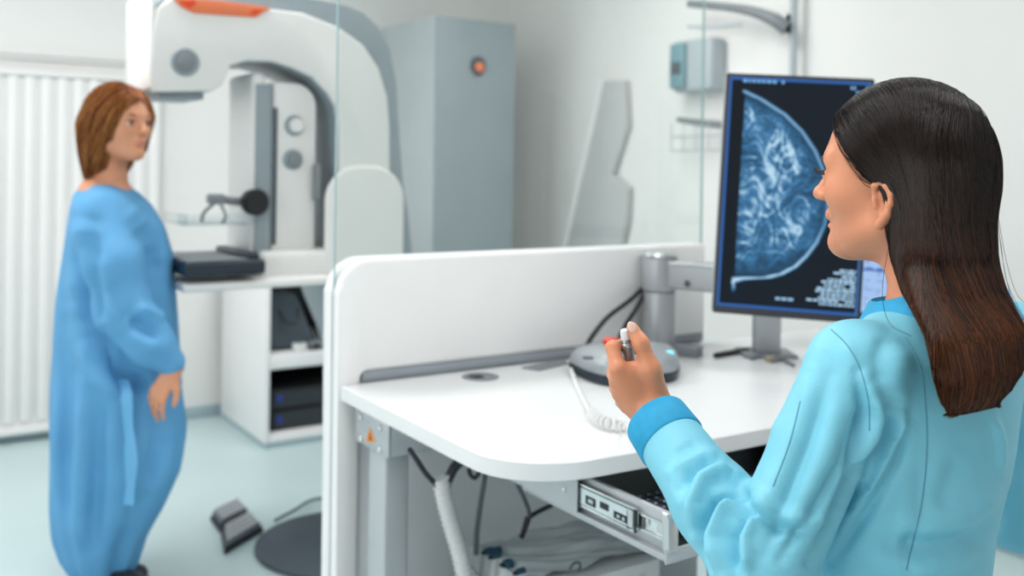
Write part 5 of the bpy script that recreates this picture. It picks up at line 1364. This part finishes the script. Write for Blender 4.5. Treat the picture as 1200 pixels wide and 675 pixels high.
phair = [ell(pp_(0.004, 0, 0.030), np.array((0.103, 0.088, 0.098)) * s_, RP, 0.02),
         ell(pp_(-0.030, 0, -0.050), np.array((0.056, 0.080, 0.100)) * s_, RP, 0.04),
         cap(pp_(-0.035, -0.058, 0.0), pp_(-0.040, -0.054, -0.145), 0.034, 0.016, 0.04), cap(pp_(-0.038, 0.046, 0.0), pp_(-0.05, 0.046, -0.13), 0.036, 0.018, 0.04), cap(pp_(-0.062, 0, 0.0), pp_(-0.064, 0, -0.14), 0.033, 0.018, 0.04),
         cap(pp_(0.03, -0.080, 0.03), pp_(-0.005, -0.074, -0.07), 0.022, 0.016, 0.03), cap(pp_(0.03, 0.080, 0.03), pp_(0.012, 0.078, -0.06), 0.02, 0.014, 0.03),
         ell(pp_(0.105, -0.006, -0.012), np.array((0.075, 0.062, 0.082)) * s_, RP, 0.012, True),
         ell(pp_(0.06, 0, -0.12), np.array((0.07, 0.06, 0.06)) * s_, RP, 0.012, True)]
phair_m = mat('auburn_hair', (142, 80, 42), 0.5, var=0.4, scale=24)
phv, phf = sdf_mesh(phair, 0.006); phv = relax(phv, phf, 2); phn = normals(phv, phf)
q_ = phv - PH0; lx = np.arctan2(q_ @ PLt, q_ @ PF)
phv2 = phv + phn * (0.0022 * np.sin(lx * 26 + 5 * q_[:, 2] / 0.1))[:, None]
pho = raw('hair', v2w(phv2), phf, phair_m, pat)
rs2 = np.random.RandomState(3); d_ = rs2.normal(size=(2600, 3)); d_ /= np.linalg.norm(d_, axis=1, keepdims=True)
loc2 = np.stack([0.004 + 0.103 * d_[:, 0], 0.088 * d_[:, 1], 0.03 + 0.098 * d_[:, 2]], 1) * s_; loc2 = loc2[loc2[:, 2] > 0.03]
rt2 = PH0 + loc2[:, :1] * PF + loc2[:, 1:2] * PLt + loc2[:, 2:] * PZ
okm = np.abs(sdf(phair, rt2)) < 0.004; rt2 = rt2[okm]; loc2 = loc2[okm]
def comb2(p):
    q = p - PH0; l = q @ PLt; z = q[:, 2]; top = np.clip((z - 0.02) / 0.09, 0, 1)
    return -PF[None] * 0.35 + PLt[None] * (np.sign(l - 0.02) * 0.8 * top)[:, None] - PZ[None] * 0.9
j2 = rs2.uniform(-0.03, 0.01, len(rt2))
path2, ln2 = strands(phair, rt2, comb2, 44, 0.008, lambda p: p[:, 2] < PH0[2] - 0.15 + j2, 5, (0.0, 0.006))
tn2 = rs2.rand(len(rt2))
def cols2(t):
    a, b = np.array(s2l((104, 52, 26))), np.array(s2l((206, 140, 76)))
    return np.repeat((a + (b - a) * (tn2[:, None] ** 1.6))[:, None], len(t), 1)
strand_mesh('hair_strands', path2, ln2, rs2.uniform(0.0008, 0.0018, len(rt2)), cols2, pho, strand_m, 18)
